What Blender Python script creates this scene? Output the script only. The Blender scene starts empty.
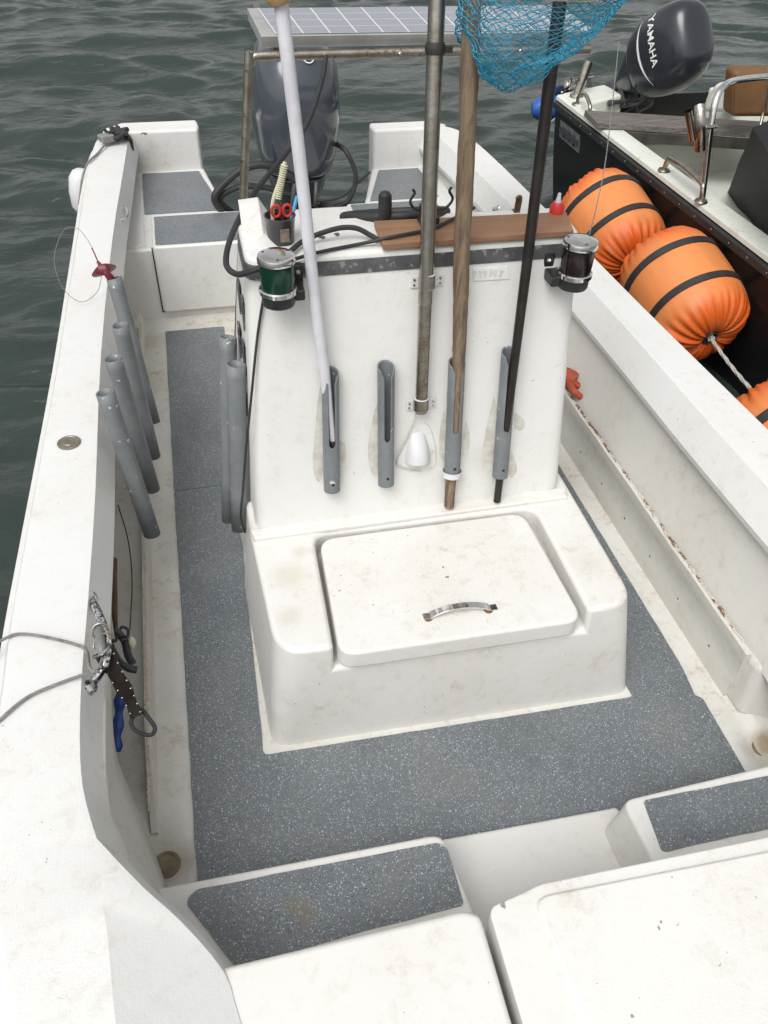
import bpy, bmesh, math, random
import numpy as np
from mathutils import Vector, Matrix, noise
random.seed(7)
rnd = random.Random(11)
S = bpy.context.scene
COL = S.collection

# ------------------------------------------------------------------ camera
CX, CY = 384.0, 512.0
VY = np.array([130., -230.]); VX = np.array([4500., -50.])
F = float(np.sqrt(-np.dot(VY - (CX, CY), VX - (CX, CY))))
def _d(v):
    a = np.array([v[0]-CX, v[1]-CY, F]); return a/np.linalg.norm(a)
_Y = _d(VY); _X = _d(VX); _Z = np.cross(_X, _Y)
R = np.array([_X, _Y, _Z])
EYE = np.array([0, 0, 1.95])
cam_data = bpy.data.cameras.new('camera')
cam = bpy.data.objects.new('camera', cam_data); COL.objects.link(cam)
M4 = Matrix(((R[0,0], -R[0,1], -R[0,2], 0), (R[1,0], -R[1,1], -R[1,2], 0), (R[2,0], -R[2,1], -R[2,2], EYE[2]), (0,0,0,1)))
cam.matrix_world = M4
cam_data.sensor_fit = 'VERTICAL'; cam_data.sensor_height = 32; cam_data.lens = F/1024*32
cam_data.clip_start = 0.02; cam_data.clip_end = 2000
S.camera = cam
def at(px, py, z=None, y=None, x=None, pl=None):
    """measure: the real point of a known plane that the photo shows at a pixel"""
    v = R @ np.array([px-CX, py-CY, F])
    if z is not None: t = (z-EYE[2])/v[2]
    elif y is not None: t = (y-EYE[1])/v[1]
    elif x is not None: t = (x-EYE[0])/v[0]
    else:
        p0, n = pl; t = np.dot(np.array(p0)-EYE, n)/np.dot(v, n)
    return Vector(EYE + t*v)

# ------------------------------------------------------------------ world and light
W = bpy.data.worlds.new('World'); S.world = W; W.use_nodes = True
nt = W.node_tree; nt.nodes.clear()
sky = nt.nodes.new('ShaderNodeTexSky'); sky.sky_type = 'NISHITA'; sky.sun_disc = False
SUN_EL, SUN_AZ = math.radians(57), math.radians(-140)     # azimuth from +Y towards +X
sky.sun_elevation = SUN_EL; sky.sun_rotation = SUN_AZ
sky.air_density = 1.0; sky.dust_density = 4.0; sky.ozone_density = 1.0
hs = nt.nodes.new('ShaderNodeHueSaturation'); hs.inputs['Saturation'].default_value = 0.04
bg = nt.nodes.new('ShaderNodeBackground'); bg.inputs['Strength'].default_value = 0.15
wo = nt.nodes.new('ShaderNodeOutputWorld')
nt.links.new(sky.outputs[0], hs.inputs['Color']); nt.links.new(hs.outputs[0], bg.inputs['Color']); nt.links.new(bg.outputs[0], wo.inputs['Surface'])
sl = bpy.data.lights.new('sun', 'SUN'); sl.energy = 1.15; sl.angle = math.radians(35); sl.color = (1.0, .985, .965)
so = bpy.data.objects.new('sun', sl); COL.objects.link(so)
sd = Vector((math.sin(SUN_AZ)*math.cos(SUN_EL), math.cos(SUN_AZ)*math.cos(SUN_EL), math.sin(SUN_EL)))
so.rotation_euler = sd.to_track_quat('Z', 'Y').to_euler(); so.location = sd*20
S.view_settings.view_transform = 'Standard'; S.view_settings.look = 'None'
S.view_settings.gamma = 1.0; S.view_settings.exposure = 0.24; S.view_settings.use_curve_mapping = False

# ------------------------------------------------------------------ materials
def mat(name, col, rough=.5, metal=0.0, var=None, vscale=6.0, vamt=.5, bump=0.0, bscale=80.0, spec=.5, coat=0.0, specks=None, trans=0.0):
    m = bpy.data.materials.new(name); m.use_nodes = True
    n = m.node_tree; b = n.nodes['Principled BSDF']
    b.inputs['Roughness'].default_value = rough; b.inputs['Metallic'].default_value = metal
    b.inputs['Specular IOR Level'].default_value = spec; b.inputs['Coat Weight'].default_value = coat
    b.inputs['Base Color'].default_value = (*col, 1)
    tc = n.nodes.new('ShaderNodeTexCoord')
    out = None
    if var:
        nz = n.nodes.new('ShaderNodeTexNoise'); nz.inputs['Scale'].default_value = vscale; nz.inputs['Detail'].default_value = 6; nz.inputs['Roughness'].default_value = .65
        n.links.new(tc.outputs['Object'], nz.inputs['Vector'])
        rp = n.nodes.new('ShaderNodeValToRGB'); rp.color_ramp.elements[0].position = .5-vamt*.3; rp.color_ramp.elements[1].position = .5+vamt*.5
        rp.color_ramp.elements[0].color = (*col, 1); rp.color_ramp.elements[1].color = (*var, 1)
        n.links.new(nz.outputs['Fac'], rp.inputs['Fac']); out = rp.outputs['Color']
    if specks:
        for sc_, th, c2, am in specks:
            v = n.nodes.new('ShaderNodeTexNoise'); v.inputs['Scale'].default_value = sc_; v.inputs['Detail'].default_value = 2
            n.links.new(tc.outputs['Object'], v.inputs['Vector'])
            r2 = n.nodes.new('ShaderNodeValToRGB'); r2.color_ramp.elements[0].position = th; r2.color_ramp.elements[1].position = th+.03
            r2.color_ramp.elements[0].color = (0,0,0,1); r2.color_ramp.elements[1].color = (am,am,am,1)
            n.links.new(v.outputs['Fac'], r2.inputs['Fac'])
            mx = n.nodes.new('ShaderNodeMix'); mx.data_type = 'RGBA'
            n.links.new(r2.outputs['Color'], mx.inputs['Factor'])
            if out: n.links.new(out, mx.inputs['A'])
            else: mx.inputs['A'].default_value = (*col, 1)
            mx.inputs['B'].default_value = (*c2, 1); out = mx.outputs['Result']
    if out: n.links.new(out, b.inputs['Base Color'])
    if bump:
        nb = n.nodes.new('ShaderNodeTexNoise'); nb.inputs['Scale'].default_value = bscale; nb.inputs['Detail'].default_value = 3
        n.links.new(tc.outputs['Object'], nb.inputs['Vector'])
        bp = n.nodes.new('ShaderNodeBump'); bp.inputs['Strength'].default_value = bump; bp.inputs['Distance'].default_value = .004
        n.links.new(nb.outputs['Fac'], bp.inputs['Height']); n.links.new(bp.outputs['Normal'], b.inputs['Normal'])
    return m

def gelcoat(name, base=(.71,.705,.685), dirt=(.53,.50,.43), dirtamt=.6, nonskid=0.0, rust=0.0, spots=(), rough=.27):
    m = bpy.data.materials.new(name); m.use_nodes = True
    n = m.node_tree; L = n.links; b = n.nodes['Principled BSDF']
    tc = n.nodes.new('ShaderNodeTexCoord')
    def ns(scale, det=6, r=.6, dist=0, stretch=None):
        t = n.nodes.new('ShaderNodeTexNoise'); t.inputs['Scale'].default_value = scale; t.inputs['Detail'].default_value = det
        t.inputs['Roughness'].default_value = r; t.inputs['Distortion'].default_value = dist
        if stretch:
            mp = n.nodes.new('ShaderNodeMapping'); mp.inputs['Scale'].default_value = stretch
            L.new(tc.outputs['Object'], mp.inputs['Vector']); L.new(mp.outputs[0], t.inputs['Vector'])
        else: L.new(tc.outputs['Object'], t.inputs['Vector'])
        return t.outputs['Fac']
    def ramp(fac, lo, hi, a=1.0):
        r = n.nodes.new('ShaderNodeMapRange'); r.inputs['From Min'].default_value = lo; r.inputs['From Max'].default_value = hi
        r.inputs['To Max'].default_value = a; L.new(fac, r.inputs['Value']); return r.outputs['Result']
    def mix(fac, A, B):
        x = n.nodes.new('ShaderNodeMix'); x.data_type = 'RGBA'
        L.new(fac, x.inputs['Factor'])
        if isinstance(A, tuple): x.inputs['A'].default_value = (*A, 1)
        else: L.new(A, x.inputs['A'])
        x.inputs['B'].default_value = (*B, 1); return x.outputs['Result']
    def mul(a, b_):
        x = n.nodes.new('ShaderNodeMath'); x.operation = 'MULTIPLY'; L.new(a, x.inputs[0]); L.new(b_, x.inputs[1]); return x.outputs[0]
    big = ns(2.2, 5, .6)
    c = mix(ramp(big, .42, .75, .55*dirtamt), base, dirt)
    fine = ns(26, 8, .75, .4)
    c = mix(mul(ramp(fine, .52, .72, dirtamt), ramp(big, .35, .6)), c, (dirt[0]*.8, dirt[1]*.76, dirt[2]*.66))
    streak = ns(9, 6, .7, 0, (6, .7, .7))
    c = mix(ramp(streak, .66, .80, .35*dirtamt), c, (.42,.38,.30))
    spk = ns(75, 2, .5)
    c = mix(mul(ramp(spk, .735, .755, .6), ramp(ns(7, 3), .48, .56)), c, (.12,.10,.08))
    scr = ns(30, 3, .5, 1.5, (1, 9, 5))
    c = mix(mul(ramp(scr, .70, .72, .5), ramp(ns(5, 3), .52, .6)), c, (.30,.28,.25))
    scf = ns(14, 9, .8, 2.5, (1.6, 1, 1))
    c = mix(mul(ramp(scf, .60, .66, .40), ramp(ns(3.1, 4), .50, .62)), c, (.40,.37,.31))
    hair = ns(11, 2, .5, 3.0, (1, 1, 1)); ab = n.nodes.new('ShaderNodeMath'); ab.operation = 'SUBTRACT'; L.new(hair, ab.inputs[0]); ab.inputs[1].default_value = .5
    ab2 = n.nodes.new('ShaderNodeMath'); ab2.operation = 'ABSOLUTE'; L.new(ab.outputs[0], ab2.inputs[0])
    c = mix(mul(ramp(ab2.outputs[0], .0035, .001, .5), ramp(ns(4.3, 3), .56, .62)), c, (.33,.30,.25))
    if rust:
        c = mix(mul(ramp(ns(16, 8, .8, .3), .56, .66, rust), ramp(ns(3, 3), .46, .58)), c, (.30,.13,.05))
    for (sx, sy, sz, rad, amt, col) in spots:       # dirt with a place of its own
        g = n.nodes.new('ShaderNodeVectorMath'); g.operation = 'DISTANCE'
        L.new(tc.outputs['Object'], g.inputs[0]); g.inputs[1].default_value = (sx, sy, sz)
        w = n.nodes.new('ShaderNodeMath'); w.operation = 'MULTIPLY_ADD'; L.new(ns(18, 6, .7), w.inputs[0]); w.inputs[1].default_value = rad*1.2
        L.new(g.outputs['Value'], w.inputs[2])
        c = mix(ramp(w.outputs[0], rad*1.75, rad*.9, amt), c, col)
    L.new(c, b.inputs['Base Color'])
    rr = ramp(big, .3, .7, .2); ad = n.nodes.new('ShaderNodeMath'); ad.operation = 'ADD'; L.new(rr, ad.inputs[0]); ad.inputs[1].default_value = rough
    L.new(ad.outputs[0], b.inputs['Roughness'])
    bp = n.nodes.new('ShaderNodeBump'); bp.inputs['Strength'].default_value = .35; bp.inputs['Distance'].default_value = .002
    L.new(ns(22, 4), bp.inputs['Height'])
    nor = bp.outputs['Normal']
    if nonskid:
        w1 = n.nodes.new('ShaderNodeTexVoronoi'); w1.inputs['Scale'].default_value = 170; w1.inputs['Randomness'].default_value = .55
        L.new(tc.outputs['Object'], w1.inputs['Vector'])
        b2 = n.nodes.new('ShaderNodeBump'); b2.inputs['Strength'].default_value = nonskid; b2.inputs['Distance'].default_value = .0012
        L.new(w1.outputs['Distance'], b2.inputs['Height']); L.new(nor, b2.inputs['Normal']); nor = b2.outputs['Normal']
    L.new(nor, b.inputs['Normal'])
    return m

GEL = gelcoat('gelcoat')
GELTOP = gelcoat('gelcoat_nonskid', base=(.70,.70,.685), dirt=(.60,.575,.51), dirtamt=.55, nonskid=.22)
GELDECK = gelcoat('gelcoat_foredeck', base=(.705,.695,.67), dirt=(.58,.53,.44), dirtamt=.6)
dl = at(166, 862, z=0); dr = at(766, 745, z=0)
GELSOLE = gelcoat('gelcoat_sole', base=(.65,.64,.60), dirt=(.44,.39,.30), dirtamt=.95, rust=.7,
                  spots=[(dl.x, dl.y, 0, .055, .7, (.36,.30,.20)), (dr.x, dr.y, 0, .055, .85, (.26,.19,.10)), (-.33, .95, 0, .13, .35, (.36,.32,.25)), (-.26, 3.4, 0, .10, .5, (.40,.36,.28))], rough=.5)
GELWALL = gelcoat('gelcoat_lining', base=(.60,.585,.545), dirt=(.44,.41,.34), dirtamt=.7, rough=.5)
GELBOX = gelcoat('gelcoat_seat', base=(.705,.695,.67), dirt=(.56,.50,.39), dirtamt=.65, nonskid=.4,
                 spots=[(.13, 1.47, .36, .06, .45, (.52,.47,.35)), (.11, 1.33, .36, .04, .4, (.50,.45,.33)), (.17, 1.55, .36, .03, .4, (.5,.45,.34)), (.95, 1.35, .36, .05, .3, (.52,.48,.38))])
PEDG = gelcoat('other_gelcoat', base=(.66,.68,.61), dirt=(.42,.42,.36), dirtamt=.6)

def mat_material():
    m = bpy.data.materials.new('speckled_vinyl_mat'); m.use_nodes = True
    n = m.node_tree; L = n.links; b = n.nodes['Principled BSDF']
    tc = n.nodes.new('ShaderNodeTexCoord')
    base = n.nodes.new('ShaderNodeTexNoise'); base.inputs['Scale'].default_value = 5; base.inputs['Detail'].default_value = 6
    L.new(tc.outputs['Object'], base.inputs['Vector'])
    cr = n.nodes.new('ShaderNodeValToRGB'); cr.color_ramp.elements[0].position = .3; cr.color_ramp.elements[1].position = .75
    cr.color_ramp.elements[0].color = (.122,.136,.148,1); cr.color_ramp.elements[1].color = (.158,.170,.179,1)
    L.new(base.outputs['Fac'], cr.inputs['Fac']); c = cr.outputs['Color']
    for sc_, rad, thr, col in ((185, .24, .52, (.50,.57,.62,1)), (125, .16, .84, (.62,.67,.70,1)), (260, .28, .46, (.32,.36,.39,1)), (220, .30, .58, (.04,.05,.06,1))):
        v = n.nodes.new('ShaderNodeTexVoronoi'); v.inputs['Scale'].default_value = sc_
        ds = n.nodes.new('ShaderNodeTexNoise'); ds.inputs['Scale'].default_value = sc_*1.3; L.new(tc.outputs['Object'], ds.inputs['Vector'])
        va = n.nodes.new('ShaderNodeVectorMath'); va.operation = 'MULTIPLY_ADD'; L.new(ds.outputs['Color'], va.inputs[0]); va.inputs[1].default_value = (.006,)*3
        L.new(tc.outputs['Object'], va.inputs[2]); L.new(va.outputs[0], v.inputs['Vector'])
        a = n.nodes.new('ShaderNodeMath'); a.operation = 'LESS_THAN'; L.new(v.outputs['Distance'], a.inputs[0]); a.inputs[1].default_value = rad
        sp = n.nodes.new('ShaderNodeSeparateColor'); L.new(v.outputs['Color'], sp.inputs[0])
        g = n.nodes.new('ShaderNodeMath'); g.operation = 'GREATER_THAN'; L.new(sp.outputs[0], g.inputs[0]); g.inputs[1].default_value = thr
        mu = n.nodes.new('ShaderNodeMath'); mu.operation = 'MULTIPLY'; L.new(a.outputs[0], mu.inputs[0]); L.new(g.outputs[0], mu.inputs[1])
        mx = n.nodes.new('ShaderNodeMix'); mx.data_type = 'RGBA'; L.new(mu.outputs[0], mx.inputs['Factor']); L.new(c, mx.inputs['A']); mx.inputs['B'].default_value = col
        c = mx.outputs['Result']
    wr = n.nodes.new('ShaderNodeTexNoise'); wr.inputs['Scale'].default_value = 3.2; wr.inputs['Detail'].default_value = 8; wr.inputs['Roughness'].default_value = .72
    L.new(tc.outputs['Object'], wr.inputs['Vector'])
    for lo_, hi_, am_, cc_ in ((.53,.72,.45,(.20,.185,.16,1)), (.46,.30,.40,(.065,.07,.075,1))):
        mr = n.nodes.new('ShaderNodeMapRange'); mr.inputs['From Min'].default_value = lo_; mr.inputs['From Max'].default_value = hi_; mr.inputs['To Max'].default_value = am_
        L.new(wr.outputs['Fac'], mr.inputs['Value'])
        mx = n.nodes.new('ShaderNodeMix'); mx.data_type = 'RGBA'; L.new(mr.outputs[0], mx.inputs['Factor']); L.new(c, mx.inputs['A']); mx.inputs['B'].default_value = cc_; c = mx.outputs['Result']
    g = n.nodes.new('ShaderNodeVectorMath'); g.operation = 'DISTANCE'; L.new(tc.outputs['Object'], g.inputs[0]); g.inputs[1].default_value = (.03, .66, .2)
    f2 = n.nodes.new('ShaderNodeTexNoise'); f2.inputs['Scale'].default_value = 30; f2.inputs['Detail'].default_value = 6; L.new(tc.outputs['Object'], f2.inputs['Vector'])
    ad = n.nodes.new('ShaderNodeMath'); ad.operation = 'MULTIPLY_ADD'; L.new(f2.outputs['Fac'], ad.inputs[0]); ad.inputs[1].default_value = .09; L.new(g.outputs['Value'], ad.inputs[2])
    mr = n.nodes.new('ShaderNodeMapRange'); mr.inputs['From Min'].default_value = .085; mr.inputs['From Max'].default_value = .05; mr.inputs['To Max'].default_value = .45; L.new(ad.outputs[0], mr.inputs['Value'])
    mx = n.nodes.new('ShaderNodeMix'); mx.data_type = 'RGBA'; L.new(mr.outputs[0], mx.inputs['Factor']); L.new(c, mx.inputs['A']); mx.inputs['B'].default_value = (.19,.155,.08,1); c = mx.outputs['Result']
    L.new(c, b.inputs['Base Color']); b.inputs['Roughness'].default_value = .36; b.inputs['Specular IOR Level'].default_value = .7
    nb = n.nodes.new('ShaderNodeTexNoise'); nb.inputs['Scale'].default_value = 260; L.new(tc.outputs['Object'], nb.inputs['Vector'])
    bp = n.nodes.new('ShaderNodeBump'); bp.inputs['Strength'].default_value = .35; bp.inputs['Distance'].default_value = .001
    L.new(nb.outputs['Fac'], bp.inputs['Height']); L.new(bp.outputs['Normal'], b.inputs['Normal'])
    return m
MATV = mat_material()

def wood(name, c1, c2, scale=(14, 14, 1.2), rough=.65):
    m = bpy.data.materials.new(name); m.use_nodes = True
    n = m.node_tree; L = n.links; b = n.nodes['Principled BSDF']
    tc = n.nodes.new('ShaderNodeTexCoord'); mp = n.nodes.new('ShaderNodeMapping'); mp.inputs['Scale'].default_value = scale
    L.new(tc.outputs['Object'], mp.inputs['Vector'])
    t = n.nodes.new('ShaderNodeTexNoise'); t.inputs['Scale'].default_value = 4; t.inputs['Detail'].default_value = 8; t.inputs['Roughness'].default_value = .7; t.inputs['Distortion'].default_value = .5
    L.new(mp.outputs[0], t.inputs['Vector'])
    r = n.nodes.new('ShaderNodeValToRGB'); r.color_ramp.elements[0].position = .32; r.color_ramp.elements[1].position = .68
    r.color_ramp.elements[0].color = (*c1, 1); r.color_ramp.elements[1].color = (*c2, 1)
    L.new(t.outputs['Fac'], r.inputs['Fac']); L.new(r.outputs['Color'], b.inputs['Base Color']); b.inputs['Roughness'].default_value = rough
    bp = n.nodes.new('ShaderNodeBump'); bp.inputs['Strength'].default_value = .5; bp.inputs['Distance'].default_value = .002
    L.new(t.outputs['Fac'], bp.inputs['Height']); L.new(bp.outputs['Normal'], b.inputs['Normal'])
    return m

PVC = mat('grey_pvc', (.135,.149,.155), .5, var=(.205,.217,.223), vscale=9, bump=.2, bscale=60, specks=[(45, .70, (.62,.62,.60), .8), (90,.72,(.08,.08,.08),.6)])
PVCSHADE = mat('pvc_inside_shade', (.03,.035,.04), .6)  # near-black colour for the shade inside the pipes
STEEL = mat('brushed_steel', (.48,.46,.42), .26, 1.0, var=(.30,.26,.20), vscale=25, bump=.1)
DSTEEL = mat('dull_steel', (.36,.34,.31), .38, 1.0, var=(.20,.16,.11), vscale=14, bump=.25, specks=[(60,.62,(.16,.09,.05),.8)])
CHROME = mat('chrome', (.80,.80,.80), .10, 1.0, var=(.55,.52,.48), vscale=30)
BLACK = mat('black_plastic', (.018,.018,.02), .38, bump=.1)
BLACKR = mat('black_rubber', (.016,.016,.017), .6, var=(.035,.034,.033), vscale=14)
BAND = mat('black_band', (.045,.046,.05), .45, var=(.12,.12,.12), vscale=18, specks=[(60,.62,(.32,.32,.30),.5)])
GREENL = mat('green_lens', (.001,.030,.014), .16)
REDL = mat('dark_red_lens', (.012,.005,.006), .16)
COWL = mat('blue_grey_cowl', (.040,.049,.062), .18, coat=.5, var=(.052,.061,.074), vscale=4)
COWLB = mat('dark_cowl', (.020,.024,.031), .24, coat=.3)
MOTORD = mat('motor_dark', (.03,.032,.036), .45, var=(.10,.10,.095), vscale=25)
MOTORG = mat('motor_grey', (.13,.14,.14), .5, var=(.22,.22,.21), vscale=20)
WHITEP = mat('white_plastic', (.62,.62,.62), .35, var=(.62,.62,.63), vscale=12)
POLEW = mat('white_pole', (.66,.66,.70), .4, var=(.50,.50,.53), vscale=16)
TAN = mat('tan_cloth', (.50,.32,.16), .8, var=(.36,.22,.10), vscale=30, bump=.4)
SOLARF = mat('aluminium_frame', (.62,.62,.61), .42, .7, var=(.45,.45,.44), vscale=12)
WOODP = wood('bare_wood', (.060,.040,.026), (.27,.195,.125), (20,20,1.6))
PLY = wood('brown_plywood', (.20,.105,.055), (.30,.165,.09), (1.5,16,16), .55)
GREYW = wood('weathered_board', (.045,.038,.032), (.24,.22,.20), (1.2,22,22), .8)
DARKPOLE = mat('dark_pole', (.012,.010,.009), .32, var=(.03,.024,.02), vscale=20, spec=.4)
NETB = mat('blue_net', (.012,.20,.32), .55, var=(.03,.30,.42), vscale=30)
RED = mat('red_plastic', (.52,.03,.025), .35)
MAROON = mat('maroon_rubber', (.16,.018,.03), .45)
ORG = mat('orange_glove', (.42,.075,.03), .6, var=(.28,.045,.02), vscale=20, bump=.4)
BLUE = mat('blue_plastic', (.015,.06,.24), .4)
BLUEF = mat('blue_fender', (.02,.11,.40), .4, var=(.03,.08,.28), vscale=10)
ROPEG = mat('grey_rope', (.26,.25,.24), .8, var=(.12,.115,.11), vscale=60, bump=.5, bscale=200)
ROPEW = mat('white_rope', (.60,.58,.53), .85, var=(.42,.40,.36), vscale=60, bump=.5, bscale=200)
BROWNC = mat('brown_cushion', (.17,.085,.03), .6, var=(.12,.055,.02), vscale=8, bump=.5, bscale=180)
HULLB = mat('black_hull', (.008,.009,.010), .35, var=(.016,.016,.016), vscale=5, spec=.3)
TARP = mat('black_tarp', (.007,.007,.009), .6, spec=.25, var=(.014,.014,.016), vscale=5, bump=.6, bscale=12)
LEATH = mat('dark_leather', (.010,.007,.006), .6, spec=.25, var=(.022,.012,.009), vscale=40, bump=.3)
GLUE = mat('old_sealant', (.50,.47,.40), .7, var=(.67,.66,.62), vscale=26, vamt=.35)
YELLOWB = mat('cream_brush', (.55,.53,.38), .6)
CYAN = mat('light_blue_plastic', (.06,.33,.58), .4)
WHITEM = mat('white_mark', (.80,.80,.80), .4)
PLATE = mat('worn_plate', (.10,.105,.105), .4, var=(.22,.23,.23), vscale=30)

def solar_material():
    m = bpy.data.materials.new('solar_cells'); m.use_nodes = True
    n = m.node_tree; L = n.links; b = n.nodes['Principled BSDF']
    uv = n.nodes.new('ShaderNodeTexCoord')
    sp = n.nodes.new('ShaderNodeSeparateXYZ'); L.new(uv.outputs['UV'], sp.inputs[0])
    c = None
    for axis, cnt, wid in (('X', 12, .06), ('Y', 4, .035), ('Y', 24, .10)):
        a = n.nodes.new('ShaderNodeMath'); a.operation = 'MULTIPLY'; L.new(sp.outputs[axis], a.inputs[0]); a.inputs[1].default_value = cnt
        fr = n.nodes.new('ShaderNodeMath'); fr.operation = 'FRACT'; L.new(a.outputs[0], fr.inputs[0])
        lt = n.nodes.new('ShaderNodeMath'); lt.operation = 'LESS_THAN'; L.new(fr.outputs[0], lt.inputs[0]); lt.inputs[1].default_value = wid
        if cnt == 24:
            mm = n.nodes.new('ShaderNodeMath'); mm.operation = 'MULTIPLY'; L.new(lt.outputs[0], mm.inputs[0]); mm.inputs[1].default_value = .18; lt = mm
        if c is None: c = lt.outputs[0]
        else:
            mx = n.nodes.new('ShaderNodeMath'); mx.operation = 'MAXIMUM'; L.new(c, mx.inputs[0]); L.new(lt.outputs[0], mx.inputs[1]); c = mx.outputs[0]
    mi = n.nodes.new('ShaderNodeMix'); mi.data_type = 'RGBA'; L.new(c, mi.inputs['Factor']); mi.inputs['A'].default_value = (.17,.185,.225,1); mi.inputs['B'].default_value = (.62,.64,.68,1)
    L.new(mi.outputs['Result'], b.inputs['Base Color']); b.inputs['Roughness'].default_value = .22; b.inputs['Coat Weight'].default_value = .4
    return m
SOLAR = solar_material()

def buoy_material():
    m = bpy.data.materials.new('faded_orange_vinyl'); m.use_nodes = True
    n = m.node_tree; L = n.links; b = n.nodes['Principled BSDF']
    tc = n.nodes.new('ShaderNodeTexCoord')
    sp = n.nodes.new('ShaderNodeSeparateXYZ'); L.new(tc.outputs['Object'], sp.inputs[0])
    ab = n.nodes.new('ShaderNodeMath'); ab.operation = 'ABSOLUTE'; L.new(sp.outputs['X'], ab.inputs[0])
    nz = n.nodes.new('ShaderNodeTexNoise'); nz.inputs['Scale'].default_value = 7; nz.inputs['Detail'].default_value = 6; L.new(tc.outputs['Object'], nz.inputs['Vector'])
    ad = n.nodes.new('ShaderNodeMath'); ad.operation = 'MULTIPLY_ADD'; L.new(nz.outputs['Fac'], ad.inputs[0]); ad.inputs[1].default_value = .16; L.new(ab.outputs[0], ad.inputs[2])
    r = n.nodes.new('ShaderNodeValToRGB'); e = r.color_ramp.elements
    e[0].position = .22; e[0].color = (.74,.25,.075,1); e[1].position = .33; e[1].color = (.68,.115,.012,1)
    L.new(ad.outputs[0], r.inputs['Fac'])
    st = n.nodes.new('ShaderNodeTexNoise'); st.inputs['Scale'].default_value = 5; mp = n.nodes.new('ShaderNodeMapping'); mp.inputs['Scale'].default_value = (.6,3,3); L.new(tc.outputs['Object'], mp.inputs[0]); L.new(mp.outputs[0], st.inputs['Vector']); st.inputs['Detail'].default_value = 7
    mr = n.nodes.new('ShaderNodeMapRange'); mr.inputs['From Min'].default_value = .5; mr.inputs['From Max'].default_value = .75; mr.inputs['To Max'].default_value = .45; L.new(st.outputs['Fac'], mr.inputs['Value'])
    mi = n.nodes.new('ShaderNodeMix'); mi.data_type = 'RGBA'; L.new(mr.outputs[0], mi.inputs['Factor']); L.new(r.outputs['Color'], mi.inputs['A']); mi.inputs['B'].default_value = (.45,.19,.07,1)
    L.new(mi.outputs['Result'], b.inputs['Base Color']); b.inputs['Roughness'].default_value = .5
    bp = n.nodes.new('ShaderNodeBump'); bp.inputs['Strength'].default_value = .25; bp.inputs['Distance'].default_value = .01; L.new(nz.outputs['Fac'], bp.inputs['Height']); L.new(bp.outputs[0], b.inputs['Normal'])
    return m
BUOY = buoy_material()

def water_material():
    m = bpy.data.materials.new('sea_water'); m.use_nodes = True
    n = m.node_tree; L = n.links; b = n.nodes['Principled BSDF']
    b.inputs['Base Color'].default_value = (.032,.045,.039,1); b.inputs['Roughness'].default_value = .10; b.inputs['IOR'].default_value = 1.33
    tc = n.nodes.new('ShaderNodeTexCoord')
    prev = None
    for sc_, st, dist in ((2.2, .5, .03), (7.5, .8, .020), (19, .7, .009)):
        mp = n.nodes.new('ShaderNodeMapping'); mp.inputs['Rotation'].default_value = (0,0,math.radians(-18)); mp.inputs['Scale'].default_value = (.5,1,1)
        L.new(tc.outputs['Object'], mp.inputs[0])
        t = n.nodes.new('ShaderNodeTexNoise'); t.inputs['Scale'].default_value = sc_; t.inputs['Detail'].default_value = 5; t.inputs['Distortion'].default_value = .6
        L.new(mp.outputs[0], t.inputs['Vector'])
        bp = n.nodes.new('ShaderNodeBump'); bp.inputs['Strength'].default_value = st; bp.inputs['Distance'].default_value = dist; L.new(t.outputs['Fac'], bp.inputs['Height'])
        if prev: L.new(prev, bp.inputs['Normal'])
        prev = bp.outputs['Normal']
    L.new(prev, b.inputs['Normal'])
    return m

# ------------------------------------------------------------------ mesh helpers
def tag(o, label=None, cat=None, group=None, kind=None):
    if label: o['label'] = label
    if cat: o['category'] = cat
    if group: o['group'] = group
    if kind: o['kind'] = kind
    return o
def thing(name, label, cat, loc=(0,0,0), group=None, rot=None):
    o = bpy.data.objects.new(name, None); COL.objects.link(o); o.location = loc; o.empty_display_size = .1
    if rot is not None: o.rotation_mode = 'QUATERNION'; o.rotation_quaternion = rot
    return tag(o, label, cat, group)
def link(name, bm, m, parent=None, local=False, bevel=0, seg=3, smooth=True, solid=0, ang=35, sub=0):
    me = bpy.data.meshes.new(name); bmesh.ops.recalc_face_normals(bm, faces=bm.faces[:]) if not getattr(bm, '_keep', False) else None
    bm.to_mesh(me); bm.free()
    me.materials.append(m)
    o = bpy.data.objects.new(name, me); COL.objects.link(o)
    if smooth:
        for p in me.polygons: p.use_smooth = True
    if parent is not None:
        o.parent = parent
        if not local:
            r = parent
            while r.parent is not None: r = r.parent
            # every chain is root(located) > part > sub-part with identity part transforms
            if parent is r:
                q = r.rotation_quaternion.to_matrix().to_4x4() if r.rotation_mode == 'QUATERNION' else Matrix()
                if r.type == 'EMPTY': o.matrix_parent_inverse = (Matrix.Translation(r.location) @ q).inverted()
    if solid:
        s = o.modifiers.new('solid', 'SOLIDIFY'); s.thickness = solid; s.offset = 0
    if bevel:
        b = o.modifiers.new('bevel', 'BEVEL'); b.width = bevel; b.segments = seg; b.limit_method = 'ANGLE'; b.angle_limit = math.radians(ang); b.harden_normals = True
    elif smooth:
        try:
            me.set_sharp_from_angle(angle=math.radians(ang))
        except Exception: pass
    if sub:
        s = o.modifiers.new('sub', 'SUBSURF'); s.levels = sub; s.render_levels = sub
    return o
def V(*a): return Vector(a)
def box(bm, c, s, rot=None):
    hx, hy, hz = s[0]/2, s[1]/2, s[2]/2
    vs = []
    for x in (-hx, hx):
        for y in (-hy, hy):
            for z in (-hz, hz):
                p = Vector((x,y,z))
                if rot is not None: p = rot @ p
                vs.append(bm.verts.new(p+Vector(c)))
    for f in ((0,1,3,2),(4,6,7,5),(0,4,5,1),(2,3,7,6),(0,2,6,4),(1,5,7,3)): bm.faces.new([vs[i] for i in f])
    return bm
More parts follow.
